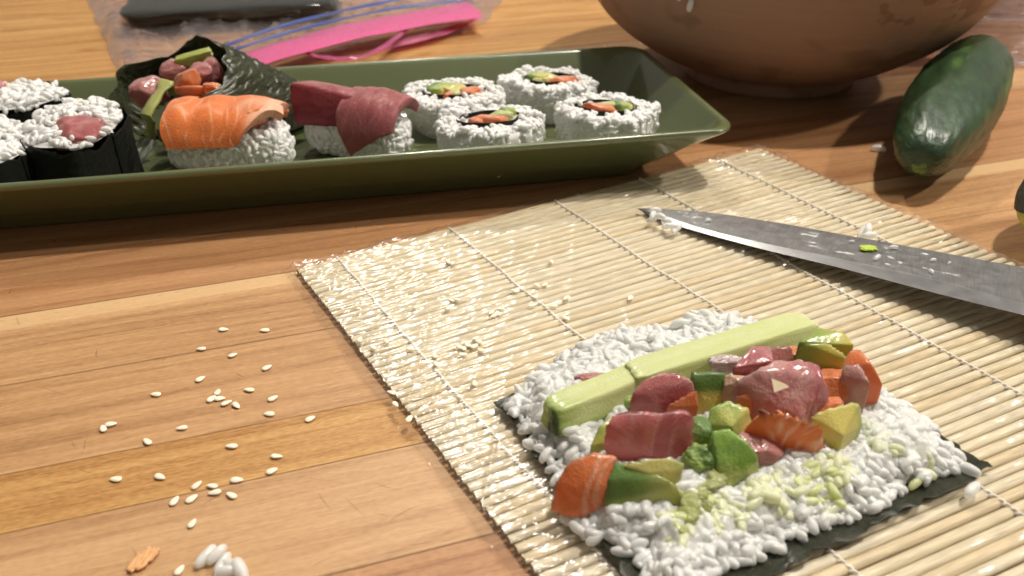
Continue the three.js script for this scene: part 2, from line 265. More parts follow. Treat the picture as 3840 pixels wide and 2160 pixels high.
// ---------------------------------------------------------------- green ceramic tray
const TRAY_YAW = 11.7 * Math.PI / 180, TR_C = W(2775, 482, 0.032), TX = V3(Math.cos(TRAY_YAW), 0, -Math.sin(TRAY_YAW)), TZ = V3(Math.sin(TRAY_YAW), 0, Math.cos(TRAY_YAW));
const TRAY_FLOOR = 0.0072;
{
  const LX = 0.42, LZ = 0.139, g = thing('serving_tray', 'long rectangular glossy olive green ceramic tray holding the finished sushi', 'tray', null, V3(TR_C.x, 0, TR_C.z).addScaledVector(TX, -LX / 2).addScaledVector(TZ, -LZ / 2), TRAY_YAW);
  const prof = [[0.031, 0.0], [0.0285, 0.0006], [0.0275, 0.002], [0.024, 0.0065], [0.017, 0.0135], [0.010, 0.0205], [0.0035, 0.0268], [0.0008, 0.0292], [0.0, 0.0304], [0.0003, 0.0316], [0.0014, 0.0322], [0.003, 0.032], [0.0042, 0.031], [0.0062, 0.0282], [0.0105, 0.0222], [0.0158, 0.0148], [0.0200, 0.0100], [0.0245, 0.0077], [0.030, 0.0070], [0.05, 0.0069], [0.0693, 0.0069]];
  const nC = 10, ring = (inset) => {
    const hx = LX / 2 - inset, hz = LZ / 2 - inset, r = Math.max(0.0002, Math.min(0.012 + (inset < 0.03 ? inset * 0.25 : 0), hz * 0.98)), out = [];
    for (const [sx, sz, a0] of [[1, 1, 0], [-1, 1, 1], [-1, -1, 2], [1, -1, 3]]) for (let i = 0; i <= nC; i++) { const a = (a0 + i / nC) * Math.PI / 2; out.push([sx * (hx - r) + Math.cos(a) * r, sz * (hz - r) + Math.sin(a) * r]); }
    out.push(out[0]); return out;
  };
  const rings = prof.map(([i, y]) => ring(i).map(([x, z]) => V3(x, y, z))), n = rings[0].length - 1;
  const geo = grid(n, prof.length - 1, (s, t) => { const q = rings[Math.round(t * (prof.length - 1))][Math.round(s * n)]; return V3(q.x, q.y + 0.0004 * noise3(q.x * 9, q.z * 9, 2) * (q.y > 0.025 ? 1 : 0), q.z); });
  const N = geo.attributes.normal; if (N.getY(Math.round((n + 1) * (prof.length - 2))) < 0) { const ix = geo.index.array; for (let i = 0; i < ix.length; i += 3) { const k = ix[i]; ix[i] = ix[i + 1]; ix[i + 1] = k; } smoothNormals(geo); }
  mesh('tray_body', geo, PM({ color: rgb(0.1, 0.124, 0.048), roughness: 0.32, clearcoat: 1, clearcoatRoughness: 0.06 }), g);
  const foot = new THREE.Shape(); foot.moveTo(-LX / 2 + 0.036, -LZ / 2 + 0.036); foot.lineTo(LX / 2 - 0.036, -LZ / 2 + 0.036); foot.lineTo(LX / 2 - 0.036, LZ / 2 - 0.036); foot.lineTo(-LX / 2 + 0.036, LZ / 2 - 0.036);
  mesh('base', new THREE.ShapeGeometry(foot).rotateX(-Math.PI / 2).translate(0, 0.001, 0), PM({ color: rgb(0.3, 0.25, 0.2), roughness: 0.8, side: THREE.DoubleSide }), g);
}

// ---------------------------------------------------------------- rolling mat: bamboo slats, cords, cling film
const MAT_A = 31 * Math.PI / 180, MO = W(1112, 1024), MU = V3(Math.cos(MAT_A), 0, -Math.sin(MAT_A)), MV = V3(Math.sin(MAT_A), 0, Math.cos(MAT_A));
const MAT_W = 0.248, SLATS = 67, PITCH_M = 0.0037;
const slatAngle = (v) => -(0.4 + 26 * v) * Math.PI / 180;                          // the slats fan a little across the mat
const matPoint = (u, v, h = 0) => { const a = slatAngle(v); return V3(MO.x, h, MO.z).addScaledVector(MV, v).addScaledVector(MU, u * Math.cos(a)).addScaledVector(MV, -u * Math.sin(a)); };
const matUV = (p) => { let v = 0; const d = V3(p.x - MO.x, 0, p.z - MO.z), U = d.dot(MU), Vv = d.dot(MV); v = Vv; for (let i = 0; i < 6; i++) v = Vv + U * Math.tan(slatAngle(v)); return [U / Math.cos(slatAngle(v)), v]; };
{
  const mat = thing('rolling_mat', 'bamboo sushi rolling mat wrapped in crinkled cling film', 'rolling mat', null);
  const fibre = dataTex(512, 64, (u, v, x, y) => { const k = 0.86 + 0.10 * fbm(x * 0.012, y * 0.35, 3, 3) + 0.05 * noise3(x * 0.03, y * 0.9, 8); const d = noise3(x * 0.02, y * 0.25, 14) > 0.78 ? 0.9 : 1; return [k * d, k * 0.985 * d, k * 0.95 * d]; }, { srgb: true });
  const tones = [[0.88, 0.78, 0.58], [0.86, 0.75, 0.53], [0.9, 0.81, 0.62], [0.84, 0.70, 0.47], [0.88, 0.79, 0.60], [0.74, 0.51, 0.28]];
  const mats = tones.map((t, i) => { const m = fibre.clone(); m.repeat.set(1, 1); m.offset.set(i * 0.17, i * 0.31); return PM({ color: rgb(...t), map: m, roughness: 0.6, bumpMap: m, bumpScale: 0.0003 }); });
  const geos = [0, 1, 2, 3, 4].map((k) => grid(12, 16, (s, t) => { const th = s * 2 * Math.PI, cap = t < 0.001 || t > 0.999 ? 0.8 : 1, x = t * MAT_W, r = (1.83 + 0.06 * noise3(x * 30, k * 9, 1)) * 0.001 * cap; return V3(x, Math.cos(th) * r * 0.76 + 0.00012 * noise3(x * 14, k * 5, 2), Math.sin(th) * r + 0.0002 * noise3(x * 12, k * 7, 4)); }));
  const R = rngOf(77), Bx = V3(), By = V3(0, 1, 0), Bz = V3();
  for (let i = 0; i < SLATS; i++) {
    const v = 0.0022 + i * PITCH_M, pick = R(), m = mesh('slat', geos[Math.floor(R() * 5)], mats[pick < 0.035 ? 5 : Math.floor(R() * 5)], mat);
    const p0 = matPoint((R() - 0.5) * 0.0004, v, 0.0015 + R() * 0.0003), p1 = matPoint(MAT_W, v, 0.0015);
    Bx.subVectors(p1, p0).normalize(); Bz.crossVectors(Bx, By).normalize();
    m.matrixAutoUpdate = true; m.position.copy(p0); m.quaternion.setFromRotationMatrix(new THREE.Matrix4().makeBasis(Bx, By, Bz)); m.scale.set(1, 0.96 + R() * 0.1, 0.93 + R() * 0.12);
  }
  const cordMat = PM({ color: rgb(0.78, 0.73, 0.64), roughness: 0.8 });
  for (const u of [0.0165, 0.068, 0.1215, 0.170, 0.2185]) {
    const parts = [];
    for (const ph of [0, Math.PI]) {
      const pts = [];
      for (let k = 0; k <= SLATS * 4; k++) { const v = k * PITCH_M / 4 + 0.001, w = k / 4 * Math.PI, wob = 0.0006 * noise3(v * 40, u * 90, 1); pts.push(matPoint(u + wob + 0.00048 * Math.sin(w * 2 + ph), v, 0.0025 + 0.0008 * Math.cos(w * 2 + ph))); }
      parts.push([new THREE.TubeGeometry(new THREE.CatmullRomCurve3(pts), SLATS * 6, 0.00048, 5)]);
    }
    mesh('cord', merged(parts), cordMat, mat);
  }
  // cling film: hugs the slats, gathered in creases towards the edges, turned down over the rim
  const filmBump = dataTex(1024, 1024, (uu, vv, x, y) => { const a = 1 - Math.abs(noise3(x * 0.022, y * 0.05, 1)), b = 1 - Math.abs(noise3(x * 0.07, y * 0.06, 5)), c = 1 - Math.abs(noise3(x * 0.17, y * 0.17, 9)), k = 0.5 * a ** 3 + 0.35 * b ** 2 + 0.25 * c; return [k, k, k]; });
  const NU = 330, NV = 330, U0 = -0.005, U1 = MAT_W + 0.004, V0 = -0.004, V1 = 0.247;
  const film = grid(NU, NV, (s, t) => {
    const u = lerp(U0, U1, s), v = lerp(V0, V1, t), eu = Math.min(u - U0, U1 - u), ev = Math.min(v - V0, V1 - v), e = Math.min(eu, ev);
    const bed = smooth(0.02, 0.03, u) * (1 - smooth(0.128, 0.136, u)) * smooth(0.108, 0.118, v) * (1 - smooth(0.212, 0.222, v));
    const gather = (0.6 + 0.6 * (1 - smooth(0.0, 0.05, u)) + 0.9 * (1 - smooth(0.0, 0.035, v)) + 0.7 * smooth(0.1, 0.2, u) + 0.5 * smooth(0.1, 0.45, fbm(u * 14, v * 14, 33, 2))) * (1 - bed);
    const ridge = (1 - Math.abs(fbm(u * 60, v * 150, 2, 2) * 1.6)) ** 3, crease = (1 - Math.abs(noise3(u * 25 + v * 30, v * 90, 12))) ** 6, small = (1 - Math.abs(noise3(u * 260, v * 330, 5))) ** 2, fold = (1 - Math.abs(noise3(u * 16 - v * 40, u * 5 + v * 9, 51))) ** 14 + (1 - Math.abs(noise3(u * 30 + v * 22, v * 8, 67))) ** 16;
    const sag = 0.00025 * Math.cos((v - 0.0022) / PITCH_M * 2 * Math.PI);
    const y = 0.00335 + sag + gather * (0.0004 * ridge + 0.00045 * crease + (0.00005 + 0.00014 * smooth(0.09, 0.18, u)) * small + 0.0004 * fold);
    const drop = smooth(0.0, 0.0042, e + 0.0004 * noise3(u * 60, v * 60, 3));
    const wob = e < 0.006 ? 0.0006 * noise3(u * 40, v * 40, 8) * (1 - e / 0.006) : 0;
    const p = matPoint(u + (eu < 0.006 ? wob : 0), v + (ev < 0.006 ? wob : 0), Math.max(0.0003, lerp(0.0006 + 0.0006 * Math.abs(noise3(u * 200, v * 200, 6)), y, drop)));
    p.u = u * 6; p.w = v * 6; return p;
  });
  flip(film);
  mesh('cling_film', film, PM({ color: 0xffffff, transmission: 1, thickness: 0, roughness: 0.23, ior: 1.6, specularIntensity: 1, bumpMap: filmBump, bumpScale: 0.00005 }), mat);
}

// ---------------------------------------------------------------- nori sheet and the rice spread on it
const NORI_H = 0.0047;
{
  const c = [W(1862, 1512, NORI_H), W(2830, 1203, NORI_H), W(3718, 1762, NORI_H), W(2490, 2365, NORI_H)];
  const geo = slab(70, 60, (s, t) => {
    const a = c[0].clone().lerp(c[1], s), b = c[3].clone().lerp(c[2], s), p = a.lerp(b, t), e = Math.min(s, 1 - s, t, 1 - t);
    p.x += e < 0.04 ? 0.0012 * noise3(s * 14, t * 14, 1) : 0; p.z += e < 0.04 ? 0.0012 * noise3(s * 14, t * 14, 5) : 0;
    p.y += 0.0005 + 0.0006 * noise3(s * 6, t * 6, 3) * (0.4 + 0.6 * (1 - smooth(0, 0.1, e))) + (1 - smooth(0, 0.08, e)) * 0.0009 * (0.5 + 0.5 * noise3(s * 9, t * 9, 15)); return p;
  }, 0.0003);
  const n = geo.attributes.normal; void n;
  tag(mesh('nori_sheet', geo, M.noriSheet), 'dark nori sheet lying on the bamboo mat under the spread rice', 'nori');
}
const bedOutline = [[1930, 1500], [2020, 1400], [2080, 1360], [2160, 1310], [2340, 1240], [2480, 1245], [2620, 1190], [2740, 1195], [2850, 1230], [3100, 1290], [3270, 1430], [3400, 1540], [3510, 1630], [3590, 1715], [3560, 1785], [3470, 1835], [3370, 1865], [3280, 1915], [3130, 1985], [2990, 2040], [2840, 2095], [2700, 2165], [2560, 2300], [2440, 2210], [2385, 2100], [2200, 2030], [2130, 1950], [2100, 1880], [2080, 1800], [2035, 1710], [1950, 1640], [1915, 1570]].map(([x, y]) => W(x, y, 0.006));
function inside(poly, x, z) { let k = false; for (let i = 0, j = poly.length - 1; i < poly.length; j = i++) { const a = poly[i], b = poly[j]; if ((a.z > z) !== (b.z > z) && x < (b.x - a.x) * (z - a.z) / (b.z - a.z) + a.x) k = !k; } return k; }
function edgeDist(poly, x, z) { let m = 1; for (let i = 0, j = poly.length - 1; i < poly.length; j = i++) { const a = poly[j], b = poly[i], dx = b.x - a.x, dz = b.z - a.z, t = sat(((x - a.x) * dx + (z - a.z) * dz) / (dx * dx + dz * dz)); m = Math.min(m, Math.hypot(x - a.x - t * dx, z - a.z - t * dz)); } return m; }
const bedHeight = (x, z, d) => NORI_H + 0.0025 + 0.0062 * smooth(0, 0.012, d) + 0.0016 * noise3(x * 70, z * 70, 3) + 0.0008 * noise3(x * 190, z * 190, 6);
const fillOutline = [[2040, 1500], [2366, 1370], [3017, 1150], [3180, 1240], [3300, 1420], [3180, 1650], [2960, 1740], [2760, 1850], [2400, 1920], [2090, 1960], [2120, 1640]].map(([x, y]) => W(x, y, 0.012));
{
  const bed = thing('rice_bed', 'layer of sticky white rice spread over the nori sheet on the mat', 'rice');
  const R = rngOf(5), xs = bedOutline.map((p) => p.x), zs = bedOutline.map((p) => p.z), X0 = Math.min(...xs), X1 = Math.max(...xs), Z0 = Math.min(...zs), Z1 = Math.max(...zs);
  const tops = [], low = [];
  for (let layer = 0; layer < 3; layer++) {
    const st = layer === 0 ? 0.0023 : 0.0031;
    for (let x = X0; x < X1; x += st) for (let z = Z0; z < Z1; z += st) {
      const px = x + (R() - 0.5) * st * 1.4, pz = z + (R() - 0.5) * st * 1.4;
      const wig = 0.0035 * noise3(px * 110, pz * 110, 40);
      if (!inside(bedOutline, px, pz)) { R(); continue; }
      const d = edgeDist(bedOutline, px, pz) + wig; if (d < 0.0006) continue;
      const y = Math.max(NORI_H + 0.0018, bedHeight(px, pz, d) - layer * 0.0022 - 0.0004 - R() * 0.0012), near = d < 0.01 ? 0.5 : 0.3;
      if (layer > 0 && y < NORI_H + 0.0019 && R() < 0.4) continue;
      const e = new THREE.Euler((R() - 0.5) * 2, R() * 6.28, (R() - 0.5) * 2 * near * 1.2, 'YXZ'), s = 0.82 + R() * 0.3;
      (layer ? low : tops).push([V3(px, y, pz), e, V3(s * (0.85 + R() * 0.3), s * (0.85 + R() * 0.25), s * (0.9 + R() * 0.3))]);
    }
  }
  // wasabi stain: the grains under the green smear are tinted
  const spots = [[2600, 1880, 70, 1], [2560, 1960, 60, 1], [2550, 2020, 35, 0.8], [2720, 1830, 60, 0.6], [2900, 1790, 110, 0.35], [3060, 1840, 80, 0.75], [3130, 1780, 60, 0.5], [3240, 1640, 40, 0.4], [3300, 1700, 60, 0.3], [3460, 1720, 40, 0.5], [3440, 1800, 30, 0.5], [2700, 1930, 90, 0.35], [2850, 1880, 90, 0.3]].map(([x, y, r, k]) => { const p = W(x, y, 0.01); return [p, metres(r, p) * 1.15, k]; });
  const stain = (p) => { let m = 0; for (const [q, r, k] of spots) { const d = Math.hypot(p.x - q.x, p.z - q.z) / r; m = Math.max(m, k * (1 - smooth(0.5, 1.25, d))); } return m; };
  const open = [], hid = [];
  for (const g of tops) (inside(fillOutline, g[0].x, g[0].z) ? hid : open).push(g);
  open.sort((a, b) => b[0].z - a[0].z);
  const list = [];
  open.forEach((g, i) => {
    const st = stain(g[0]) * (0.5 + 1.0 * R()), v = 0.96 + 0.06 * R();
    if (i < 300) { const m = mesh('rice_grain', fineGrains[i % 3], st > 0.55 ? M.riceLime : st > 0.22 ? M.riceTint : M.ricePlain, bed); m.position.copy(g[0]); m.rotation.copy(g[1]); m.scale.copy(g[2]); }
    else list.push([fineGrains[i % 3], mat4(...g), mix3([v, v, v], [0.88, 0.94, 0.5], sat(st))]);
  });
  for (const g of hid.concat(low)) { const v = 0.96 + 0.06 * R(); list.push([grains[Math.floor(R() * 3)], mat4(...g), [v, v, v]]); }
  const NXB = 240, NZB = 190;
  const pg = grid(NXB, NZB, (s, t) => { const x = lerp(X0, X1, s), z = lerp(Z0, Z1, t), d = inside(bedOutline, x, z) ? edgeDist(bedOutline, x, z) : 0; return V3(x, d < 0.004 ? NORI_H - 0.002 : bedHeight(x, z, d) - 0.0006 + 0.0012 * Math.abs(noise3(x * 300, z * 300, 8)), z); });
  flip(pg);
  { const P0 = pg.attributes.position, keep = [], ix = pg.index.array; for (let i = 0; i < ix.length; i += 3) if (Math.max(P0.getY(ix[i]), P0.getY(ix[i + 1]), P0.getY(ix[i + 2])) > NORI_H) keep.push(ix[i], ix[i + 1], ix[i + 2]); pg.setIndex(keep); }
  list.push([pg, new THREE.Matrix4(), [0.95, 0.95, 0.94]]);
  tag(mesh('packed_rice', merged(list), M.rice, bed), null, null, null, 'stuff');
}

// ---------------------------------------------------------------- the filling on the rice
function morsel(name, label, category, group, [px, py, wpx, hpx, h], { yaw = 0, roll = 0, pitch = 0, dz = 1, squash = 1, seed = 1, colour, mat = M.fish, ...o } = {}) {
  const p = W(px, py, h), w = metres(wpx, p) * 1.12, H = metres(hpx, p) / 1.2 * squash, D = metres(hpx, p) / 1.2 * dz;
  const m = mesh(name, chunk(w, H, D, seed, { n: 24, colour, ...o }), mat);
  m.position.copy(p); m.rotation.set(pitch, yaw, roll, 'YXZ');
  return tag(m, label, category, group);
}
const gT = 'diced raw tuna in the filling', gS = 'diced raw salmon in the filling', gA = 'avocado pieces in the filling', gC = 'cucumber sticks in the filling';
function stick(label, a, b, hh, dd, seed, skin) {
  const L = a.distanceTo(b), m = mesh('cucumber_stick', chunk(L, hh, dd, seed, { n: 34, k: 9, cuts: 0, rough: 0.025, colour: (p) => {
    const n = 0.5 + 0.5 * fbm(p.x * 60, p.y * 200, p.z * 200, 2); let c = mix3(CUC, CUC_P, n); c = mix3(c, [0.42, 0.56, 0.13], 0.75 * smooth(0.2, 0.48, p.z / dd + 0.12 * n - 0.06) * smooth(0.1, -0.4, p.y / hh)); { const sx = p.x * 160 + 0.6 * noise3(p.x * 90, p.z * 200, 3), sd = Math.abs(sx - Math.round(sx)); c = mix3(c, [0.8, 0.82, 0.56], (1 - smooth(0.1, 0.3, sd)) * (1 - smooth(0.05, 0.16, Math.abs(p.z / dd + 0.12))) * 0.35); }
    if (skin) { c = mix3(c, [0.30, 0.47, 0.07], smooth(0.0, -L * 0.55, p.x + 0.01 * n) * smooth(-0.3, 0.5, n + p.z * 90)); const k = smooth(-L / 2 + 0.0016, -L / 2 + 0.0004, p.x) * smooth(-0.002, 0.0016, p.z); c = mix3(c, [0.03, 0.085, 0.012], k); }
    return c;
  } }), M.veg);
  m.position.copy(a).add(b).multiplyScalar(0.5);
  const x = b.clone().sub(a).normalize(), z = V3().crossVectors(x, V3(0, 1, 0)).normalize(), y = V3().crossVectors(z, x);
  m.quaternion.setFromRotationMatrix(new THREE.Matrix4().makeBasis(x, y, z));
  return tag(m, label, 'cucumber stick', gC);
}
stick('short pale green cucumber stick with dark skin at its cut end on the rice', W(2058, 1567, 0.0165), W(2420, 1420, 0.0165), 0.0088, 0.0085, 31, true);
stick('long pale green cucumber stick running along the back of the filling', W(2378, 1425, 0.0185), W(3042, 1222, 0.0185), 0.0085, 0.0098, 32, false);

// a cut piece: corner points [u, v, height] seen in the photograph; rounded convex body over them
const Z = (u, v, h) => W(1920 + u / 1.3417, 1080 + v / 1.3417, h);
function roundedHull(all, p, n, rough, seed) {                      // the convex body over some points with its edges rounded off
  const hull = new ConvexHull().setFromPoints(all), c = V3(); for (const q of all) c.addScaledVector(q, 1 / all.length);
  const planes = []; for (const f of hull.faces) { const d = f.constant - f.normal.dot(c); if (d > 1e-5 && !planes.some(([m, e]) => m.dot(f.normal) > 0.985 && Math.abs(e - d) < 0.0006)) planes.push([f.normal.clone(), d]); }
  const g = new THREE.BoxGeometry(2, 2, 2, n, n, n), P = g.attributes.position, v = V3(), o = seed * 5.3;
  for (let i = 0; i < P.count; i++) {
    v.fromBufferAttribute(P, i).normalize(); let m = 0; for (const [nn, d] of planes) { const q = v.dot(nn) / d; if (q > 0) m += q ** p; }
    const r = m ** (-1 / p) * 1.06; v.multiplyScalar(r * (1 + rough * fbm(v.x * 1.5 + o, v.y * 1.5, v.z * 1.5, 2) + rough * 0.3 * noise3(v.x * 5 + o, v.y * 5, v.z * 5))); P.setXYZ(i, v.x, v.y, v.z);
  }
  smoothNormals(g); boxUV(g, 0.02); return [g, c];
}
function cut(name, label, category, group, corners, { drop = 0.009, floor = 0.0095, p = 15, n = 26, rough = 0.03, seed = 1, colour, mat = M.fish } = {}) {
  const pts = corners.map(([u, v, h]) => Z(u, v, h)), [g, c] = roundedHull(pts.concat(pts.map((q) => V3(q.x, Math.max(floor, q.y - drop), q.z - 0.0004))), p * 2.4, n, rough, seed);
  if (colour) paint(g, colour);
  const m = mesh(name, g, mat); m.position.copy(c); return tag(m, label, category, group);
}
const veg = M.veg;
cut('tuna_dice', 'dark rounded tuna dice leaning on the cucumber sticks', 'tuna', gT, [[595, 548, 0.023], [670, 455, 0.0265], [755, 425, 0.0275], [840, 427, 0.0275], [912, 475, 0.026], [922, 560, 0.0195], [640, 605, 0.0175], [860, 622, 0.0175]], { seed: 1, p: 7, rough: 0.05, colour: tunaColour(1, 0, V3(1, 0, 0), 0.03) });
cut('tuna_dice', 'large pink tuna dice with pale vertical sinew lines', 'tuna', gT, [[520, 632, 0.0275], [870, 618, 0.0275], [482, 700, 0.0255], [908, 662, 0.0255], [530, 800, 0.016], [645, 874, 0.0125], [850, 877, 0.0125], [897, 850, 0.0135]], { seed: 2, p: 14, rough: 0.05, colour: (q) => { const f = q.x / 0.0062 + 0.35 * noise3(q.x * 60, q.y * 60, q.z * 60), e = Math.abs(f - Math.round(f)), n = fbm(q.x * 120, q.y * 60, q.z * 120, 2); return mix3(mix3([0.64, 0.175, 0.165], [0.49, 0.09, 0.092], smooth(-0.3, 0.4, n) * 0.7 + (q.x > 0 ? 0.3 : 0)), [0.72, 0.4, 0.36], (1 - smooth(0.02, 0.12, e)) * 0.35); } });
cut('avocado_piece', 'upright avocado block with dark green top edge between tuna dice', 'avocado', gA, [[908, 418, 0.0255], [1070, 424, 0.0255], [914, 470, 0.0235], [1070, 464, 0.0235], [935, 642, 0.013], [1036, 650, 0.013], [1082, 592, 0.0138]], { seed: 3, p: 22, mat: veg, colour: (q) => mix3(mix3(AVO_Y, [0.72, 0.6, 0.16], 0.5 + 0.5 * noise3(q.x * 200, q.y * 200, q.z * 200)), [0.12, 0.22, 0.03], smooth(0.0028, 0.0052, q.y)) });
cut('avocado_piece', 'yellow green avocado block in the middle of the filling', 'avocado', gA, [[1000, 615, 0.0215], [1085, 572, 0.023], [1190, 608, 0.022], [1203, 680, 0.0175], [1105, 700, 0.0195], [1100, 785, 0.013], [1000, 775, 0.013], [988, 690, 0.0185]], { seed: 4, p: 18, mat: veg, colour: avoColour(2, V3(-0.4, 0.6, 0), 0.016, -0.05) });
morsel('avocado_piece', 'slender deep green avocado sliver beside the large tuna dice', 'avocado', gA, [2625, 1622, 74, 118, 0.018], { seed: 46, k: 4, cuts: 2, colour: avoColour(3, V3(0, 1, 0), 0.02, 0.45), mat: M.veg });
morsel('avocado_piece', 'curled dark green avocado scrap below the large tuna dice', 'avocado', gA, [2618, 1722, 105, 112, 0.0155], { seed: 47, k: 3, cuts: 3, rough: 0.2, colour: avoColour(4, V3(0.4, 1, 0), 0.02, 0.42), mat: M.veg });
cut('avocado_piece', 'thin flat avocado slice lying over the large avocado wedge', 'avocado', gA, [[585, 897, 0.022], [680, 866, 0.0235], [790, 858, 0.024], [862, 882, 0.0235], [850, 930, 0.0215], [800, 968, 0.0195], [700, 942, 0.0205]], { seed: 5, p: 14, drop: 0.003, mat: veg, colour: (q) => mix3([0.66, 0.62, 0.2], [0.27, 0.4, 0.06], smooth(0.002, 0.009, q.x + 0.3 * q.z)) });
cut('avocado_piece', 'large green avocado wedge with its flat cut side showing', 'avocado', gA, [[530, 878, 0.0215], [640, 900, 0.0215], [800, 980, 0.0195], [888, 1066, 0.0125], [862, 1090, 0.0118], [500, 1108, 0.0118], [466, 1075, 0.0128], [488, 970, 0.019]], { seed: 6, p: 20, mat: veg, colour: (q) => { const t = smooth(-0.004, 0.006, q.x + 0.5 * q.z + 0.002 * noise3(q.x * 150, q.y * 150, q.z * 150)), dk = smooth(0.0012, 0.0035, q.y - 0.25 * q.x); return mix3(mix3([0.3, 0.42, 0.07], [0.56, 0.58, 0.16], t), [0.11, 0.23, 0.025], dk * smooth(0.012, -0.006, q.x)); } });
cut('avocado_piece', 'ragged light green avocado piece dripping onto the wasabi', 'avocado', gA, [[1010, 722, 0.0225], [1090, 712, 0.023], [1182, 774, 0.0225], [1232, 855, 0.0195], [1242, 912, 0.0145], [1160, 955, 0.0125], [1082, 1006, 0.0115], [1040, 900, 0.0165]], { seed: 7, p: 13, rough: 0.06, mat: veg, colour: (q) => mix3([0.52, 0.58, 0.15], [0.24, 0.42, 0.05], smooth(-0.001, 0.003, q.y - 0.4 * q.z + 0.0015 * noise3(q.x * 200, q.y * 200, q.z * 200))) });
cut('avocado_piece', 'narrow avocado piece between the large tuna dice and rounded salmon', 'avocado', gA, [[398, 795, 0.0175], [440, 700, 0.021], [500, 650, 0.0215], [545, 690, 0.0205], [520, 775, 0.0165], [450, 820, 0.0135], [402, 812, 0.014]], { seed: 8, p: 15, mat: veg, colour: avoColour(8, V3(-1, 0.2, 0), 0.016, 0.0) });
cut('salmon_dice', 'rounded orange salmon dice hanging over the edge of the rice', 'salmon', gS, [[300, 868, 0.0225], [420, 826, 0.0235], [528, 858, 0.022], [472, 1000, 0.0175], [402, 1118, 0.0105], [300, 1138, 0.0095], [203, 1092, 0.0105], [222, 980, 0.0175]], { seed: 9, p: 9, rough: 0.05, floor: 0.008, colour: (q) => { const f = (q.x * 0.9 + q.z * 0.35) + 0.0016 * noise3(q.x * 90, q.y * 90, q.z * 90), a = 1 - smooth(0.0004, 0.0013, Math.abs(f - 0.0026)), b = 1 - smooth(0.0003, 0.001, Math.abs(f - 0.0052)), c2 = 1 - smooth(0.0003, 0.001, Math.abs(f + 0.0058)); return mix3(mix3([0.83, 0.245, 0.055], [0.74, 0.175, 0.03], 0.5 + 0.5 * noise3(q.x * 130, q.y * 130, q.z * 130)), [0.84, 0.46, 0.27], Math.max(a, b * 0.8, c2 * 0.5) * 0.8); } });
cut('salmon_dice', 'striped orange salmon dice with bold white fat lines', 'salmon', gS, [[1200, 620, 0.0255], [1330, 612, 0.0268], [1552, 692, 0.0245], [1566, 770, 0.0185], [1560, 845, 0.013], [1430, 828, 0.0135], [1240, 742, 0.018], [1192, 715, 0.0195]], { seed: 10, p: 22, rough: 0.02, colour: (q) => { const f = (q.x * 0.82 - q.y * 0.3 + q.z * 0.25 + 0.0016 * Math.abs(((q.x * 160 + 50) % 1) - 0.5)) / 0.0036 + 0.2 * noise3(q.x * 90, q.y * 90, q.z * 90), e = Math.abs(f - Math.round(f)); return mix3([0.83, 0.245, 0.05], [0.92, 0.62, 0.42], (1 - smooth(0.07, 0.19, e)) * 0.95); } });
morsel('tuna_dice', 'shaded pink tuna strip underneath the striped salmon dice', 'tuna', gT, [2850, 1690, 175, 130, 0.0145], { seed: 54, k: 4, roll: -0.5, colour: tunaColour(11, 0.35) });
cut('avocado_piece', 'yellow avocado block resting on the open rice beside striped salmon', 'avocado', gA, [[1502, 652, 0.021], [1580, 612, 0.023], [1748, 598, 0.023], [1757, 690, 0.0175], [1664, 745, 0.0185], [1658, 808, 0.0115], [1562, 768, 0.013]], { seed: 11, p: 24, rough: 0.015, mat: veg, colour: (q) => mix3([0.69, 0.6, 0.14], [0.34, 0.46, 0.08], smooth(0.0035, 0.0085, q.x - q.z * 0.5)) });
cut('tuna_dice', 'broad glistening tuna slice draped on top of the pile', 'tuna', gT, [[1125, 482, 0.0265], [1255, 420, 0.0305], [1340, 364, 0.031], [1538, 376, 0.031], [1562, 470, 0.0285], [1592, 562, 0.0215], [1440, 658, 0.0205], [1200, 590, 0.0205]], { seed: 12, p: 11, rough: 0.07, colour: (q) => { const n = fbm(q.x * 100, q.y * 100, q.z * 100, 3), v = smooth(0.004, 0.009, q.x) ; return mix3(mix3([0.57, 0.22, 0.205], [0.68, 0.36, 0.32], smooth(-0.2, 0.5, n)), [0.42, 0.055, 0.085], v * 0.75); } });
cut('tuna_dice', 'pink tuna dice behind the broad tuna slice', 'tuna', gT, [[1118, 402, 0.0265], [1206, 298, 0.0285], [1312, 372, 0.0295], [1212, 445, 0.0225], [1300, 300, 0.026]], { seed: 13, p: 16, colour: (q) => mix3([0.5, 0.125, 0.135], [0.6, 0.25, 0.24], smooth(-0.2, 0.6, noise3(q.x * 140, q.y * 140, q.z * 140))) });
cut('tuna_dice', 'flat topped tuna dice touching the long cucumber stick', 'tuna', gT, [[1240, 306, 0.0255], [1400, 290, 0.026], [1414, 352, 0.0225], [1300, 392, 0.0215]], { seed: 14, p: 20, colour: (q) => mix3([0.52, 0.16, 0.14], [0.6, 0.24, 0.21], 0.5 + 0.5 * noise3(q.x * 140, q.y * 140, q.z * 140)) });
morsel('tuna_dice', 'pale fatty tuna dice at the side of the broad tuna slice', 'tuna', gT, [2772, 1455, 110, 135, 0.0215], { seed: 59, k: 3.5, colour: () => [0.66, 0.42, 0.26] });
morsel('tuna_dice', 'whitish lilac tuna sinew scrap against the cucumber stick', 'tuna', gT, [2722, 1362, 112, 72, 0.0215], { seed: 60, k: 3, rough: 0.14, colour: () => [0.66, 0.52, 0.52] });
cut('salmon_dice', 'little orange salmon scrap under the pale fatty tuna', 'salmon', gS, [[1135, 545, 0.0235], [1205, 518, 0.025], [1212, 580, 0.022], [1150, 612, 0.019]], { seed: 21, p: 12, drop: 0.006, colour: salmonColour(13, V3(1, 0, 0), 0.02, 0.2) });
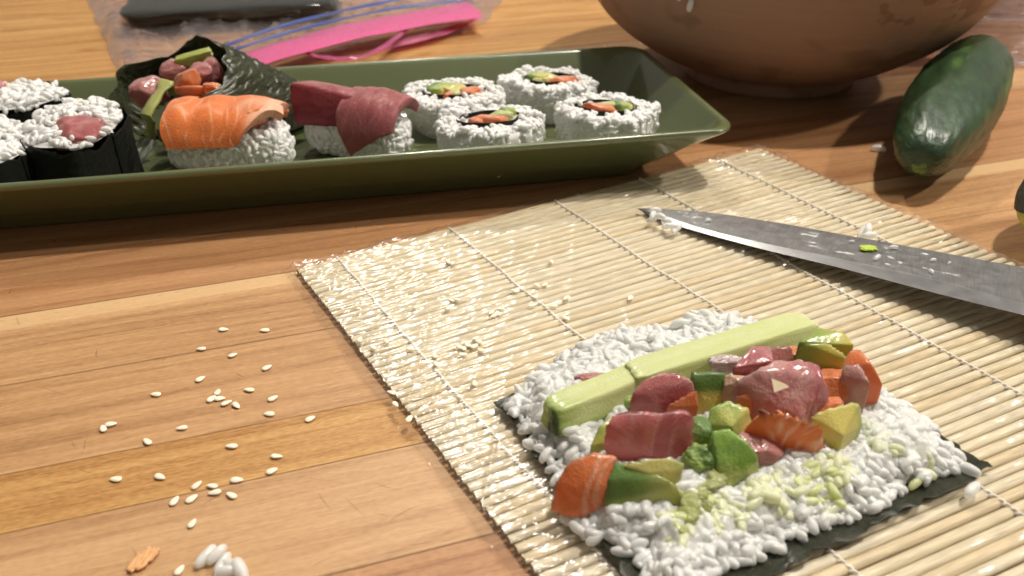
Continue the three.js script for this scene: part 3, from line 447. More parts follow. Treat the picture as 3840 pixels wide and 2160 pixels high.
morsel('salmon_dice', 'orange salmon dice pinned between tuna slice and avocado', 'salmon', gS, [3112, 1452, 130, 150, 0.019], { seed: 62, k: 4.5, cuts: 4, colour: salmonColour(14, V3(0.6, 0.6, 0.4), 0.012, 0.25) });
morsel('salmon_dice', 'flat orange salmon strip beneath the broad tuna slice', 'salmon', gS, [3062, 1540, 175, 82, 0.0175], { seed: 63, k: 5, roll: 0.2, colour: salmonColour(15, V3(0, 1, 0.4), 0.007, 0.6) });
cut('salmon_dice', 'bright orange salmon dice at the outer end of the pile', 'salmon', gS, [[1700, 320, 0.0265], [1746, 308, 0.027], [1812, 388, 0.026], [1860, 486, 0.0205], [1800, 548, 0.013], [1735, 572, 0.013], [1640, 430, 0.0215]], { seed: 15, p: 15, colour: salmonColour(16, V3(0.3, 0.5, 0.8), 0.014, 0.3) });
cut('tuna_dice', 'greyish pink tuna dice pressed against the outer salmon dice', 'tuna', gT, [[1672, 388, 0.0275], [1745, 384, 0.028], [1802, 482, 0.0255], [1772, 556, 0.0185], [1690, 532, 0.0185], [1658, 450, 0.0245]], { seed: 16, p: 9, rough: 0.06, colour: (q) => mix3([0.56, 0.26, 0.23], [0.66, 0.4, 0.34], smooth(-0.3, 0.5, fbm(q.x * 130, q.y * 130, q.z * 130, 2))) });
cut('avocado_piece', 'green and yellow avocado wedge crowning the far end of the pile', 'avocado', gA, [[1444, 276, 0.0275], [1550, 206, 0.029], [1662, 222, 0.029], [1717, 290, 0.027], [1690, 335, 0.0225]], { seed: 17, p: 22, rough: 0.015, mat: veg, colour: (q) => mix3([0.3, 0.42, 0.05], [0.66, 0.55, 0.09], smooth(-0.006, 0.007, q.x)) });
cut('avocado_piece', 'avocado wedge with pointed lower corner below the crowning avocado', 'avocado', gA, [[1446, 310, 0.0285], [1480, 282, 0.0305], [1592, 279, 0.0305], [1682, 346, 0.0275], [1640, 434, 0.0215], [1450, 345, 0.0245]], { seed: 18, p: 22, rough: 0.015, mat: veg, colour: (q) => mix3([0.33, 0.45, 0.055], [0.64, 0.56, 0.09], smooth(-0.006, 0.004, q.x + 0.4 * q.z)) });
morsel('salmon_dice', 'hidden orange salmon scrap behind the flat topped tuna', 'salmon', gS, [2992, 1335, 70, 80, 0.02], { seed: 68, k: 4, colour: salmonColour(22, V3(1, 0, 0), 0.01, 0.2) });
morsel('tuna_dice', 'small pink tuna scrap behind the short cucumber stick', 'tuna', gT, [2228, 1432, 140, 75, 0.013], { seed: 69, k: 3, rough: 0.12, colour: tunaColour(23, 0.4) });
morsel('avocado_piece', 'tiny green avocado tip beside the short cucumber stick', 'avocado', gA, [2368, 1512, 50, 60, 0.019], { seed: 70, k: 3, colour: avoColour(24, V3(0, 1, 0), 0.02, 0.3), mat: M.veg });
cut('salmon_dice', 'small orange salmon dice tucked beside the dark rounded tuna', 'salmon', gS, [[795, 602, 0.0205], [860, 545, 0.0235], [925, 520, 0.0245], [935, 600, 0.0205], [900, 632, 0.0175], [820, 630, 0.018]], { seed: 22, p: 9, drop: 0.007, colour: salmonColour(2, V3(0.8, 0.6, 0), 0.009, 0.3) });
{ // little scraps on the broad tuna slice
  const p = W(2925, 1445, 0.0345); tag(mesh('garlic_bit', new THREE.TetrahedronGeometry(0.0032).scale(1, 0.5, 1), PM({ color: rgb(0.75, 0.62, 0.42), roughness: 0.4 })), 'pale triangular scrap lying on the broad tuna slice', 'scrap').position.copy(p);
}
{ // wasabi smeared over the rice
  const R = rngOf(91), list = [];
  for (const [x, y, r, h] of [[2620, 1850, 42, 0.0135], [2600, 1890, 46, 0.0132], [2575, 1935, 40, 0.013], [2560, 1985, 30, 0.0125], [2660, 1820, 40, 0.0138], [2690, 1790, 36, 0.014], [2640, 1905, 26, 0.0132], [2545, 2010, 18, 0.0122]]) { const p = W(x, y, h), m = metres(r, p); list.push([chunk(m * 2.1, m * 0.9, m * 2.1, Math.floor(R() * 900), { n: 14, k: 2.4, cuts: 0, rough: 0.16 }), mat4(p, new THREE.Euler(R() * 0.3, R() * 6, R() * 0.6))]); }
  tag(mesh('wasabi_smear', merged(list), PM({ color: rgb(0.56, 0.6, 0.18), roughness: 0.6, transmission: 0.55, clearcoat: 0.9, clearcoatRoughness: 0.25, bumpMap: speck, bumpScale: 0.0004 })), 'yellow green wasabi smear on the rice below the avocado', 'wasabi');
}
// stray grains at the rim of the sheet
const looseG = (label, spots, group, cat = 'rice') => spots.map(([x, y, h, yaw, tilt = 0, s = 1]) => { const m = mesh('loose_rice_grain', fineGrains[Math.floor(x) % 3], M.ricePlain); m.position.copy(W(x, y, h)); m.rotation.set(0, yaw, tilt, 'YXZ'); m.scale.setScalar(s); return tag(m, label, cat, group); });
looseG('long rice grain pointing off the bare nori corner', [[3630, 1762, 0.0062, -0.75, 0.05, 1.2]]);
looseG('rice grain lying half off the nori edge on a mat cord', [[3645, 1838, 0.006, 0.7, 0, 1.2]]);
looseG('single rice grain at the mat side of the cucumber stick', [[2342, 1240, 0.006, 1.9, 0.1, 1.3]]);
looseG('single rice grain on the counter in the shadow of the cucumber', [[3295, 560, 0.0014, -0.4, 0, 1.3]]);
function clump(label, spots, pos) {
  const g = thing('rice_clump', label, 'rice');
  for (const [x, y, h, yaw, tilt = 0, s = 1] of spots) { const m = mesh('rice_grain', fineGrains[Math.floor(x + y) % 3], M.ricePlain, g); m.position.copy(W(x, y, h)); m.rotation.set(0, yaw, tilt, 'YXZ'); m.scale.setScalar(s); }
  return g;
}
clump('small clump of rice grains on the bare wood of the counter', [[770, 2085, 0.0018, 1.1, 0.1, 1.25], [812, 2080, 0.002, 0.9, 0.2, 1.1], [835, 2110, 0.0018, 1.3, 0, 1.15], [870, 2120, 0.002, -0.5, 0, 1.2], [900, 2140, 0.002, -1.0, 0, 1.4], [850, 2148, 0.0017, 0.2, 0, 1.1]]);
clump('clump of rice grains stuck to the tip of the knife', [[2457, 790, 0.0075, 0.1, 0, 0.9], [2448, 808, 0.008, 1.2, 0, 1.0], [2476, 812, 0.0085, -0.9, 0.2, 1.0], [2445, 826, 0.006, 0.6, 0, 0.9], [2500, 830, 0.0075, -0.8, 0.3, 1.0], [2505, 850, 0.006, 0.4, 0, 1.0], [2530, 862, 0.0062, 1.2, 0, 1.0], [2545, 850, 0.0068, 0.9, 0.4, 0.9], [2520, 845, 0.008, -0.2, 0, 0.9]]);
clump('clump of rice grains behind the spine of the knife', [[3235, 868, 0.006, 0.8, 0.5, 1.2], [3255, 862, 0.008, 1.2, 0.4, 1.2], [3262, 884, 0.007, 0.2, 0, 1.1]]);

// ---------------------------------------------------------------- knife
{
  const hOf = (x) => lerp(0.0052, 0.0135, sat((x - 2390) / 1450));
  const spine = [[2388, 781], [2520, 786], [2659, 797], [2898, 832], [3197, 886], [3495, 940], [3840, 1003]], bev = [[2390, 782], [2500, 812], [2600, 846], [2838, 906], [3137, 968], [3495, 1046], [3840, 1138]], edge = [[2388, 782], [2470, 812], [2557, 844], [2838, 922], [3137, 994], [3495, 1088], [3840, 1174]];
  const line = (a) => { const pts = a.map(([x, y]) => W(x, y, hOf(x))), n = pts.length, d = pts[n - 1].clone().sub(pts[n - 2]).normalize(); pts.push(pts[n - 1].clone().addScaledVector(d, 0.035), pts[n - 1].clone().addScaledVector(d, 0.07)); return new THREE.CatmullRomCurve3(pts, false, 'centripetal'); };
  const S = line(spine), B = line(bev), E = line(edge), NX = 160;
  const pos = [], uv = [], id = [], rows = [[S, -0.0018, 0], [S, -0.0002, 0.02], [S, 0, 0.05], [null, 0.00005, 0.4], [B, 0, 0.78], [E, -0.0008, 1], [B, -0.0021, 0.8]];
  for (let i = 0; i <= NX; i++) { const t = i / NX, taper = smooth(0, 0.05, t), s = S.getPoint(t), b = B.getPoint(t), e = E.getPoint(t); for (const [c, dy, v] of rows) { const p = c === S ? s.clone() : c === B ? b.clone() : c === E ? e.clone() : s.clone().lerp(b, 0.5); if (v === 0) p.lerp(b, 0.02); pos.push(p.x, p.y + dy * taper, p.z); uv.push(t * 2, v); } }
  const n = rows.length; for (let i = 0; i < NX; i++) for (let j = 0; j < n; j++) { const a = i * n + j, b = i * n + (j + 1) % n, c = a + n, d = b + n; id.push(a, b, c, b, d, c); }
  let geo = new THREE.BufferGeometry(); geo.setAttribute('position', new THREE.Float32BufferAttribute(pos, 3)); geo.setAttribute('uv', new THREE.Float32BufferAttribute(uv, 2)); geo.setIndex(id);
  geo = geo.toNonIndexed(); geo.computeVertexNormals();
  const residue = (u, v) => { const x = u * 2, a = fbm(x * 13, v * 7, 3, 3) + 0.15 * noise3(x * 50, v * 20, 5), where = smooth(0.05, 0.2, v) * (1 - smooth(0.6, 0.76, v)) * (0.3 + 0.7 * smooth(-0.2, 0.5, noise3(x * 3.2, v * 1.5, 9))); return Math.max(smooth(0.36, 0.52, a * where + 0.10 * where), 0.35 * smooth(0.1, 0.5, a * where)); };
  const blood = (u, v) => smooth(0.2, 0.6, fbm(u * 40, v * 4, 77, 2) + 0.35) * smooth(0.74, 0.79, u) * (1 - smooth(0.9, 0.95, u)) * (v < 0.72 ? 1 : 0);
  const cmap = dataTex(1024, 160, (u, v) => { const r = residue(u, v), g = 0.63 + 0.04 * noise3(u * 400, v * 3, 1), s = v > 0.785 ? 0.54 : g, k = blood(u, v) * 0.55; return mix3(mix3([s, s * 1.0, s * 1.0], [0.5, 0.08, 0.09], k), [0.8, 0.82, 0.8], r * 0.8); }, { srgb: true });
  const rm = dataTex(1024, 160, (u, v) => { const r = residue(u, v), film = 0.5 + 0.5 * fbm(u * 30, v * 5, 12, 2); return [0, lerp(0.34 + 0.12 * film, 0.7, r), 1 - r * 0.9]; });
  for (const t of [cmap, rm]) t.repeat.set(0.5, 1);
  const k = thing('kitchen_knife', 'long steel kitchen knife blade smeared with rice starch resting on the mat', 'knife');
  mesh('blade', geo, PM({ color: 0xffffff, map: cmap, roughness: 1, metalness: 1, roughnessMap: rm, metalnessMap: rm }), k);
  const hs = S.getPoint(1), he = E.getPoint(1), dir = S.getPoint(1).sub(S.getPoint(0.9)).normalize(), mid = hs.clone().lerp(he, 0.42);
  const hm = mesh('handle', chunk(0.115, 0.017, 0.024, 8, { n: 16, k: 4, cuts: 0, rough: 0.03 }), PM({ color: rgb(0.05, 0.025, 0.015), roughness: 0.45 }), k);
  hm.position.copy(mid).addScaledVector(dir, 0.055); hm.position.y = 0.0135; hm.rotation.y = Math.atan2(-dir.z, dir.x);
  const bits = [[3290, 966, 0.7, 'ricePlain'], [3500, 975, 0.45, 'ricePlain'], [3492, 1018, 0.5, 'ricePlain'], [3352, 928, 0.6, 'ricePlain'], [3195, 905, 0.35, 'ricePlain'], [2655, 826, 0.5, 'ricePlain'], [3560, 985, 0.3, 'ricePlain']];
  for (const [x, y, s, m] of bits) { const g = mesh('stuck_rice_grain', grains[1], M[m]); g.position.copy(W(x, y, hOf(x) + 0.0008)); g.rotation.y = x; g.scale.setScalar(s); tag(g, 'crushed rice bit stuck to the flat of the knife blade', 'rice', 'rice bits on the knife blade'); }
  const a = mesh('avocado_smear', chunk(0.006, 0.0012, 0.004, 71, { n: 10, k: 2.6, cuts: 0, rough: 0.3 }), PM({ color: rgb(0.42, 0.55, 0.05), roughness: 0.6 })); a.position.copy(W(3255, 930, hOf(3255) + 0.0008)); tag(a, 'lime green avocado smear on the knife blade', 'avocado');
}

// ---------------------------------------------------------------- sesame seeds
{
  const geo = grid(10, 12, (s, t) => { const a = t * Math.PI, c = -Math.cos(a), r = Math.sin(a) * (1 - 0.32 * c), th = s * 6.2832; return V3(c * 0.00165, r * 0.00042 * Math.sin(th), r * 0.00095 * Math.cos(th)); });
  const A = (l) => l.map(([x, y, a]) => [x / 1.834, 850 + y / 1.834, a]), B = (l) => l.map(([x, y, a]) => [200 + x / 1.84, 1500 + y / 1.84, a]);
  const onBoard = [...A([[1537, 706, 0.1], [1819, 711, 3.2], [1382, 839, 3.1], [1602, 882, 0.5], [1836, 968, 0.6], [1378, 1046, 0.7], [1070, 1152, 3.1], [1497, 1137, 1.3], [1455, 1182, 0.9], [1510, 1181, 0.15], [1556, 1211, 0.5], [1625, 1228, -0.8], [1712, 1121, 3.0], [1877, 1180, 0.5], [1850, 1287, 2.8], [2134, 1320, 0.5], [762, 1357, 0.2], [709, 1386, 1.8], [1249, 1383, 3.4]]), ...B([[647, 285, 2.2], [1229, 317, 3.2], [1540, 387, 0.0], [1508, 488, 0.4], [430, 545, 3.1], [735, 529, -0.4], [989, 586, 0.8], [1095, 592, 3.0], [1112, 637, 3.4], [1265, 551, 0.0], [1228, 656, 2.4], [954, 680, 0.6], [836, 695, 1.1], [958, 850, 1.1], [870, 1173, 1.0]])];
  const R = rngOf(3);
  const put = (p, a, label, group, s = 1) => { const m = mesh('sesame_seed', geo, M.seed); m.position.copy(p); m.rotation.set((R() - 0.5) * 0.3, a, (R() - 0.5) * 0.16, 'YXZ'); m.scale.setScalar(s * (0.92 + R() * 0.16)); tag(m, label, 'sesame seed', group); };
  for (const [x, y, a] of onBoard) put(W(x, y, 0.0006), a + (a > 0.3 && a < 2.9 ? 0.25 : 0), 'pale sesame seed scattered on the bare wood of the counter', 'sesame seeds on the counter', 1.06);
  const onMat = [[1270, 505], [1305, 500], [1030, 550], [1250, 560], [1560, 612], [1600, 598], [1545, 588], [1610, 565], [1320, 825], [1355, 835], [1372, 803], [1392, 818], [1430, 820], [1457, 790], [1440, 765], [1350, 877], [1480, 850], [820, 785], [990, 840], [1150, 885], [1165, 945], [1825, 540], [1860, 402], [1910, 398], [1720, 435], [1850, 480], [2060, 490], [2500, 490], [1275, 250], [1245, 240], [730, 830], [860, 1140], [885, 1220], [980, 1320], [1430, 1075], [640, 775], [1960, 240], [2060, 630], [1700, 440], [1975, 545]];
  for (const [x, y] of onMat) put(W(1000 + x / 1.834, 850 + y / 1.834, 0.0042), R() * 6.28, 'pale sesame seed stuck to the film on the bamboo mat', 'sesame seeds on the rolling mat', 0.95);
  const flake = slab(26, 12, (s, t) => { const p = W(lerp(478, 600, s), lerp(2136, 2062, s) + (t - 0.5) * 62 * Math.sin(Math.PI * sat(0.08 + s * 0.86)) * (1 + 0.4 * noise3(s * 5, t * 3, 8)), 0.0008); p.y += 0.0001 + 0.00015 * noise3(s * 4, t * 3, 2); return p; }, 0.0003);
  tag(mesh('salmon_scrap', flake, PM({ color: rgb(0.88, 0.52, 0.22), roughness: 0.8, transmission: 0.35, clearcoat: 0.4, clearcoatRoughness: 0.35 })), 'thin orange salmon scrap smeared on the counter near the rice clump', 'salmon');
}

// ---------------------------------------------------------------- food on the tray
function grainsOn(pts, seed, size = 1, tint) {                      // grains laid on surface points [[p, n], ...]
  const R = rngOf(seed), y = V3(0, 1, 0), q = new THREE.Quaternion(), q2 = new THREE.Quaternion(), out = [];
  for (const [p, n] of pts) {
    q.setFromUnitVectors(y, n); q2.setFromEuler(new THREE.Euler((R() - 0.5) * 1.4, R() * 6.28, (R() - 0.5) * 0.9, 'YXZ')); q.multiply(q2);
    const s = size * (0.82 + R() * 0.32), v = 0.95 + R() * 0.07; out.push([grains[Math.floor(R() * 3)], new THREE.Matrix4().compose(p, q, V3(s, s, s)), tint ? tint(p, v, R) : [v, v, v]]);
  }
  return out;
}
const core = (geo) => [geo, new THREE.Matrix4(), [0.98, 0.98, 0.97]];
function insideOutRoll(label, px, py, R0, H, yaw, seed, order) {
  const top = W(px, py, TRAY_FLOOR + H), g = thing('inside_out_roll', label, 'sushi roll', 'inside-out rolls on the tray', V3(top.x, TRAY_FLOOR, top.z), yaw), R = rngOf(seed), pts = [];
  const wob = (a) => 1 + 0.13 * noise3(Math.cos(a) * 1.1 + seed, Math.sin(a) * 1.1, 3) + 0.04 * noise3(Math.cos(a) * 4, Math.sin(a) * 4, seed);
  g.scale.z = 0.9; g.rotation.x = 0.06 * Math.sin(seed * 7); g.rotation.z = 0.07 * Math.cos(seed * 3);
  for (let i = 0; i < 420; i++) { const a = R() * 6.283, y = Math.sqrt(R()) * (H - 0.002) + 0.0005, rr = (R0 - 0.0021) * wob(a) * lerp(0.8, 1, smooth(-0.002, 0.014, y)); pts.push([V3(Math.cos(a) * rr, y, Math.sin(a) * rr), V3(Math.cos(a), 0, Math.sin(a))]); }
  for (let i = 0; i < 420; i++) { const a = R() * 6.283, rr = lerp(0.0125, R0 - 0.0016, Math.sqrt(R())) * wob(a); pts.push([V3(Math.cos(a) * rr, H - 0.0015 + (R() - 0.3) * 0.0024 + 0.0014 * noise3(Math.cos(a) * 2, Math.sin(a) * 2, seed), Math.sin(a) * rr), V3(Math.cos(a) * 0.3, 1, Math.sin(a) * 0.3).normalize()]); }
  for (let i = 0; i < 40; i++) { const a = R() * 6.283, rr = 0.009 * Math.sqrt(R()); pts.push([V3(Math.cos(a) * rr, H - 0.0034, Math.sin(a) * rr), V3(0, 1, 0)]); }
  const body = grid(40, 8, (s, t) => { const a = -s * 6.283, k = t < 0.75 ? 1 : (1 - (t - 0.75) * 4), y = t < 0.75 ? t / 0.75 * (H - 0.0014) : H - 0.0014, rr = (R0 - 0.0011) * wob(a) * k * lerp(0.8, 1, smooth(-0.002, 0.014, y)); return V3(Math.cos(a) * rr, y, Math.sin(a) * rr); });
  tag(mesh('rice', merged([core(body), ...grainsOn(pts, seed + 1, 0.92, (p, v, r) => { const k = p.y < H * 0.6 && r() < 0.35 ? 0.25 : 0; return mix3([v, v, v], [0.88, 0.8, 0.6], k); })]), M.riceTray, g), null, null, null, 'stuff');
  const band = slab(60, 2, (s, t) => { const a = s * 6.0 + 0.3, rr = 0.0116 * (1 + 0.13 * noise3(Math.cos(a) + seed, Math.sin(a), 1)) + 0.0016 * s; return V3(Math.cos(a) * rr * 1.15, lerp(H - 0.008, H + 0.0009, t), Math.sin(a) * rr * 0.85); }, 0.0006);
  mesh('nori_band', band, M.noriDark, g);
  const y = H - 0.0002, spec = { avo: [avoColour(seed, V3(-0.7, 0.3, -0.5), 0.012, 0.1), M.veg], avo2: [avoColour(seed + 5, V3(-1, 0.1, 0), 0.01, 0.35), M.veg], sal: [salmonColour(seed, V3(1, 0, 0.3), 0.02, 0.25), M.fish], cuc: [() => [0.58, 0.62, 0.25], M.veg] };
  const nm = { avo: 'avocado', avo2: 'avocado', sal: 'salmon', cuc: 'cucumber' };
  order.forEach(([k, x, z, w, d, up = 0], i) => { const m = mesh(nm[k], chunk(w * 1.65, 0.008, d * 1.6, seed * 10 + i, { n: 12, k: 4, cuts: 3, colour: spec[k][0] }), spec[k][1], g); m.position.set(x * 1.2, y - 0.0022 + up, z * 1.2); m.rotation.y = i * 0.4 - 0.5; });
}
insideOutRoll('inside-out roll beside the tuna nigiri with large avocado piece in its middle', 1700, 342, 0.0258, 0.0195, 0.1, 101, [['avo', -0.002, -0.003, 0.0125, 0.008, 0.0012], ['avo2', -0.0075, -0.001, 0.006, 0.005, 0.001], ['sal', 0.0075, 0.003, 0.0075, 0.006, 0.0008], ['sal', -0.001, 0.0035, 0.008, 0.005], ['cuc', 0.002, 0.001, 0.009, 0.005]]);
insideOutRoll('inside-out roll at the back of the tray topped with yellow avocado', 2058, 298, 0.0258, 0.0195, 0.0, 102, [['avo', -0.001, -0.001, 0.010, 0.009, 0.0015], ['avo2', -0.007, -0.002, 0.007, 0.006, 0.0015], ['sal', 0.006, 0.004, 0.011, 0.006, 0.0008], ['cuc', -0.004, 0.003, 0.007, 0.005]]);
insideOutRoll('inside-out roll at the front rim with small salmon centre', 1842, 448, 0.0255, 0.0222, 0.2, 103, [['sal', 0.0, 0.002, 0.010, 0.005, 0.0008], ['cuc', 0.004, -0.002, 0.008, 0.005, 0.001], ['avo2', 0.0078, -0.0052, 0.005, 0.005, 0.0014], ['sal', -0.005, 0.0015, 0.006, 0.005]]);
insideOutRoll('inside-out roll at the end of the tray with grated green filling', 2272, 405, 0.0255, 0.0222, 0.0, 104, [['sal', -0.003, 0.003, 0.012, 0.006, 0.0008], ['cuc', 0.0, -0.002, 0.009, 0.005, 0.0008], ['avo2', 0.0062, -0.001, 0.006, 0.008, 0.0012]]);

function noriRoll(label, px, py, R0, H, seed, lean, tuna, squash = 1) {
  const top = W(px, py, TRAY_FLOOR + H), g = thing('nori_roll', label, 'sushi roll', 'nori wrapped tuna rolls on the tray', V3(top.x, TRAY_FLOOR, top.z)), R = rngOf(seed), pts = [];
  const wob = (a) => 1 + 0.07 * noise3(Math.cos(a) + seed, Math.sin(a), 3), ey = (a) => H + 0.0022 * noise3(Math.cos(a) * 1.4, Math.sin(a) * 1.4, seed) + Math.cos(a) * lean[0] - Math.sin(a) * lean[1];
  const wall = slab(72, 14, (s, t) => { const a = s * 6.283 * 1.06, rr = (R0 * wob(a) + 0.0008 * s) * (1 + 0.05 * (1 - t) ** 2) + 0.0003 * noise3(a * 3, t * 8, seed); return V3(Math.cos(a) * rr, t * (ey(a) - 0.0006 + 0.0009 * noise3(a * 6, seed, 2)), Math.sin(a) * rr * squash); }, 0.0005);
  mesh('nori_wrap', wall, M.noriDark, g);
  const plane = (x, z) => H + (x * lean[0] - z * lean[1]) / R0;
  for (let i = 0; i < 300; i++) { const a = R() * 6.283, rr = (R0 - 0.0014) * Math.sqrt(R()) * wob(a), x = Math.cos(a) * rr, z = Math.sin(a) * rr * squash; pts.push([V3(x, plane(x, z) + 0.0002 + (R() - 0.35) * 0.003 + 0.0016 * (1 - (rr / R0) ** 2), z), V3(Math.cos(a) * 0.3, 1, Math.sin(a) * 0.3).normalize()]); }
  const body = grid(36, 4, (s, t) => { const a = -s * 6.283, k = 1 - t, rr = (R0 - 0.001) * wob(a) * k, x = Math.cos(a) * rr, z = Math.sin(a) * rr * squash; return V3(x, plane(x, z) + 0.0002 + 0.0016 * (1 - (rr / R0) ** 2), z); });
  tag(mesh('rice', merged([core(body), ...grainsOn(pts, seed + 1, 0.95)]), M.riceTray, g), null, null, null, 'stuff');
  const [x, z, w, d, yaw] = tuna, m = mesh('tuna', chunk(w, 0.010, d, seed, { n: 18, k: 5, cuts: 5, colour: (p) => mix3([0.5, 0.12, 0.12], [0.62, 0.27, 0.25], smooth(-0.2, 0.6, fbm(p.x * 130, p.y * 130, p.z * 130, 2))) }), M.fish, g);
  m.position.set(x, plane(x, z) + 0.001, z); m.rotation.y = yaw; m.rotation.x = lean[1] / R0;
}
noriRoll('nori wrapped tuna roll facing the front rim with a large tuna cube showing', 272, 468, 0.0212, 0.028, 201, [0, 0.004], [0.0062, 0.008, 0.0205, 0.017, 0.1]);
noriRoll('nori wrapped tuna roll standing behind the others at the tray edge', 52, 366, 0.0245, 0.0285, 202, [0.001, 0.002], [-0.011, -0.003, 0.013, 0.009, 0.3], 0.62);
noriRoll('nori wrapped tuna roll cut off by the picture beside the large tuna cube roll', -60, 540, 0.0195, 0.0245, 203, [-0.002, 0.003], [-0.006, 0.002, 0.012, 0.01, 0.2]);

function riceBlock(w, h, d, seed, n, k = 4) {
  const R = rngOf(seed), pts = [], g = new THREE.SphereGeometry(1, 26, 18), p = g.attributes.position, v = V3();
  const map = (v) => { const r = Math.pow(Math.abs(v.x) ** k + Math.abs(v.y) ** k + Math.abs(v.z) ** k, 1 / k); v.divideScalar(r).multiplyScalar(1 + 0.05 * noise3(v.x * 2 + seed, v.y * 2, v.z * 2)); return v; };
  for (let i = 0; i < p.count; i++) { map(v.fromBufferAttribute(p, i)); p.setXYZ(i, v.x * (w / 2 - 0.001), v.y * (h / 2 - 0.001) + h / 2, v.z * (d / 2 - 0.001)); }
  smoothNormals(g);
  for (let i = 0; i < n; i++) { v.set(R() * 2 - 1, R() * 2 - 1, R() * 2 - 1).normalize(); const nn = v.clone(); map(v); const q = V3(v.x * (w / 2 - 0.0013), v.y * (h / 2 - 0.0013) + h / 2, v.z * (d / 2 - 0.0013)); if (q.y < 0.001) q.y = 0.001; pts.push([q, nn]); }
  return merged([core(g), ...grainsOn(pts, seed + 3, 1.0)]);
}
{ // salmon nigiri
  const g = thing('salmon_nigiri', 'salmon nigiri with orange striped salmon over a rice block', 'nigiri', null, W(886, 634, TRAY_FLOOR), 0.07), w = 0.055, h = 0.0235, d = 0.027;
  tag(mesh('rice', riceBlock(w, h, d, 301, 620), M.riceTray, g), null, null, null, 'stuff');
  const top = (s, t) => {                                           // s along the length, t from the back over the top and down the front
    const x = lerp(-0.0246, 0.0248, s), bump = 0.0012 * noise3(s * 3, t * 2, 4), lift = 0.0052 + bump - 0.0016 * smooth(0.75, 1, s) - 0.001 * smooth(0.14, 0, s);
    const fall = lerp(1.0, 0.5, smooth(0.55, 0.98, s + 0.1 * noise3(t * 3, s * 2, 9))), a = t * 1.0, pts = [[-0.0125, h - 0.004 + lift], [-0.009, h + lift - 0.0004], [0.0015, h + lift + 0.0006], [0.0105, h + lift - 0.0012], [0.0152, h + lift - 0.0055], [0.0166, h - 0.0055]];
    const q = along(pts, a * fall);
    return V3(x + 0.0012 * noise3(t * 3, 3, s * 1.5), q[1] - 0.0022 * (s > 0.92 ? (s - 0.92) * 12 : 0) * 0.8, q[0]);
  };
  const geo = slab(120, 60, top, 0.0042, (s, t) => {
    const q = s * 8.2 + 1.5 * Math.abs(t - 0.45) * (s < 0.5 ? -1 : 1) * 1.3 + 0.35 * noise3(s * 5, t * 2.5, 3), f = Math.abs(q - Math.round(q)), line = (1 - smooth(0.04, 0.12, f)) * (0.45 + 0.5 * noise3(s * 6, t * 4, 8));
    const belly = smooth(0.62, 0.95, s + 0.12 * noise3(s * 5, t * 5, 2)) * smooth(0.25, 0.7, t), m = 0.5 + 0.5 * noise3(s * 12, t * 8, 6);
    let c = mix3(mix3([0.80, 0.215, 0.04], [0.70, 0.14, 0.02], m * 0.7), [0.88, 0.5, 0.27], sat(line) * 0.75); return mix3(c, [0.86, 0.55, 0.38], belly * 0.8);
  });
  { const u = geo.attributes.uv; for (let i = 0; i < u.count; i++) u.setXY(i, u.getX(i) * 2.5, u.getY(i) * 1.6); }
  mesh('salmon_slice', geo, M.slice, g);
}
{ // tuna nigiri
  const g = thing('tuna_nigiri', 'tuna nigiri with a thick dark red tuna slice folded over rice', 'nigiri', null, W(1352, 572, TRAY_FLOOR), -0.3), w = 0.056, h = 0.0225, d = 0.027;
  tag(mesh('rice', riceBlock(w, h, d, 311, 620), M.riceTray, g), null, null, null, 'stuff');
  const tint = (t, n, s) => { let c = mix3([0.29, 0.062, 0.064], [0.2, 0.017, 0.022], smooth(0.6, 0.66, t)); const f = Math.abs(n * 5 - Math.round(n * 5)); return mix3(c, [0.46, 0.17, 0.16], (1 - smooth(0.05, 0.2, f)) * 0.35 * (1 - smooth(0.4, 0.6, t)) + 0.25 * (s > 0.9 ? (s - 0.9) * 10 : 0)); };
  g.scale.setScalar(0.93);
  const [block, bc] = roundedHull([[-0.0285, h - 0.0035, -0.0125], [-0.0305, h + 0.0105, -0.0115], [-0.0312, h + 0.0155, 0.0095], [-0.0282, h - 0.0045, 0.0146], [0.013, h - 0.001, -0.0125], [0.013, h + 0.0062, -0.0115], [0.0135, h + 0.0095, 0.0095], [0.014, h - 0.0012, 0.0148], [-0.010, h + 0.0148, 0.004]].map((q) => V3(...q)), 30, 34, 0.03, 3);
  paint(block, (q) => { const x = q.x + bc.x, y = q.y + bc.y - h, z = q.z + bc.z, front = smooth(0.0084, 0.0094, z + 0.3 * Math.min(0, y - 0.012)), end = smooth(-0.0268, -0.0280, x), n = x * 160 + 40 * z + 0.7 * noise3(x * 90, y * 90, z * 90), f = Math.abs(n - Math.round(n)); return mix3(mix3([0.31, 0.07, 0.075], [0.45, 0.16, 0.155], (1 - smooth(0.05, 0.2, f)) * 0.4), [0.22, 0.014, 0.02], Math.max(front, end)); });
  const flap = slab(40, 50, (s, t) => {
    const x0 = lerp(-0.001, 0.0315, s), base = h + 0.0056 + 0.003 * Math.sin(s * 2.6) - 0.004 * s + 0.0006 * noise3(s * 6, t * 3, 8), len = lerp(1.0, 0.62, Math.pow(s, 0.8)), pts = [[-0.0125, base - 0.004], [-0.006, base + 0.0012], [0.003, base + 0.0016], [0.0115, base - 0.0008], [0.0162, base - 0.0085], [0.0178, base - 0.0165], [0.0182, base - 0.0205]];
    const q = along(pts, t * len), tip = smooth(0.62, 1, t) * (1 - s) * 0.4;
    return V3(x0 * (1 - 0.12 * t) + 0.011 * smooth(0.55, 1, t) * (1 - s) * 0.55 - 0.003 * (1 - t) + tip * 0.002, q[1], q[0]);
  }, 0.0045, (s, t) => tint(t * 0.55, s * 0.7 + t * 0.3 + 0.2 * noise3(s * 3, t * 3, 5), s));
  mesh('tuna_slice', merged([[block, new THREE.Matrix4().setPosition(bc)], [flap]]), M.slice, g);
}
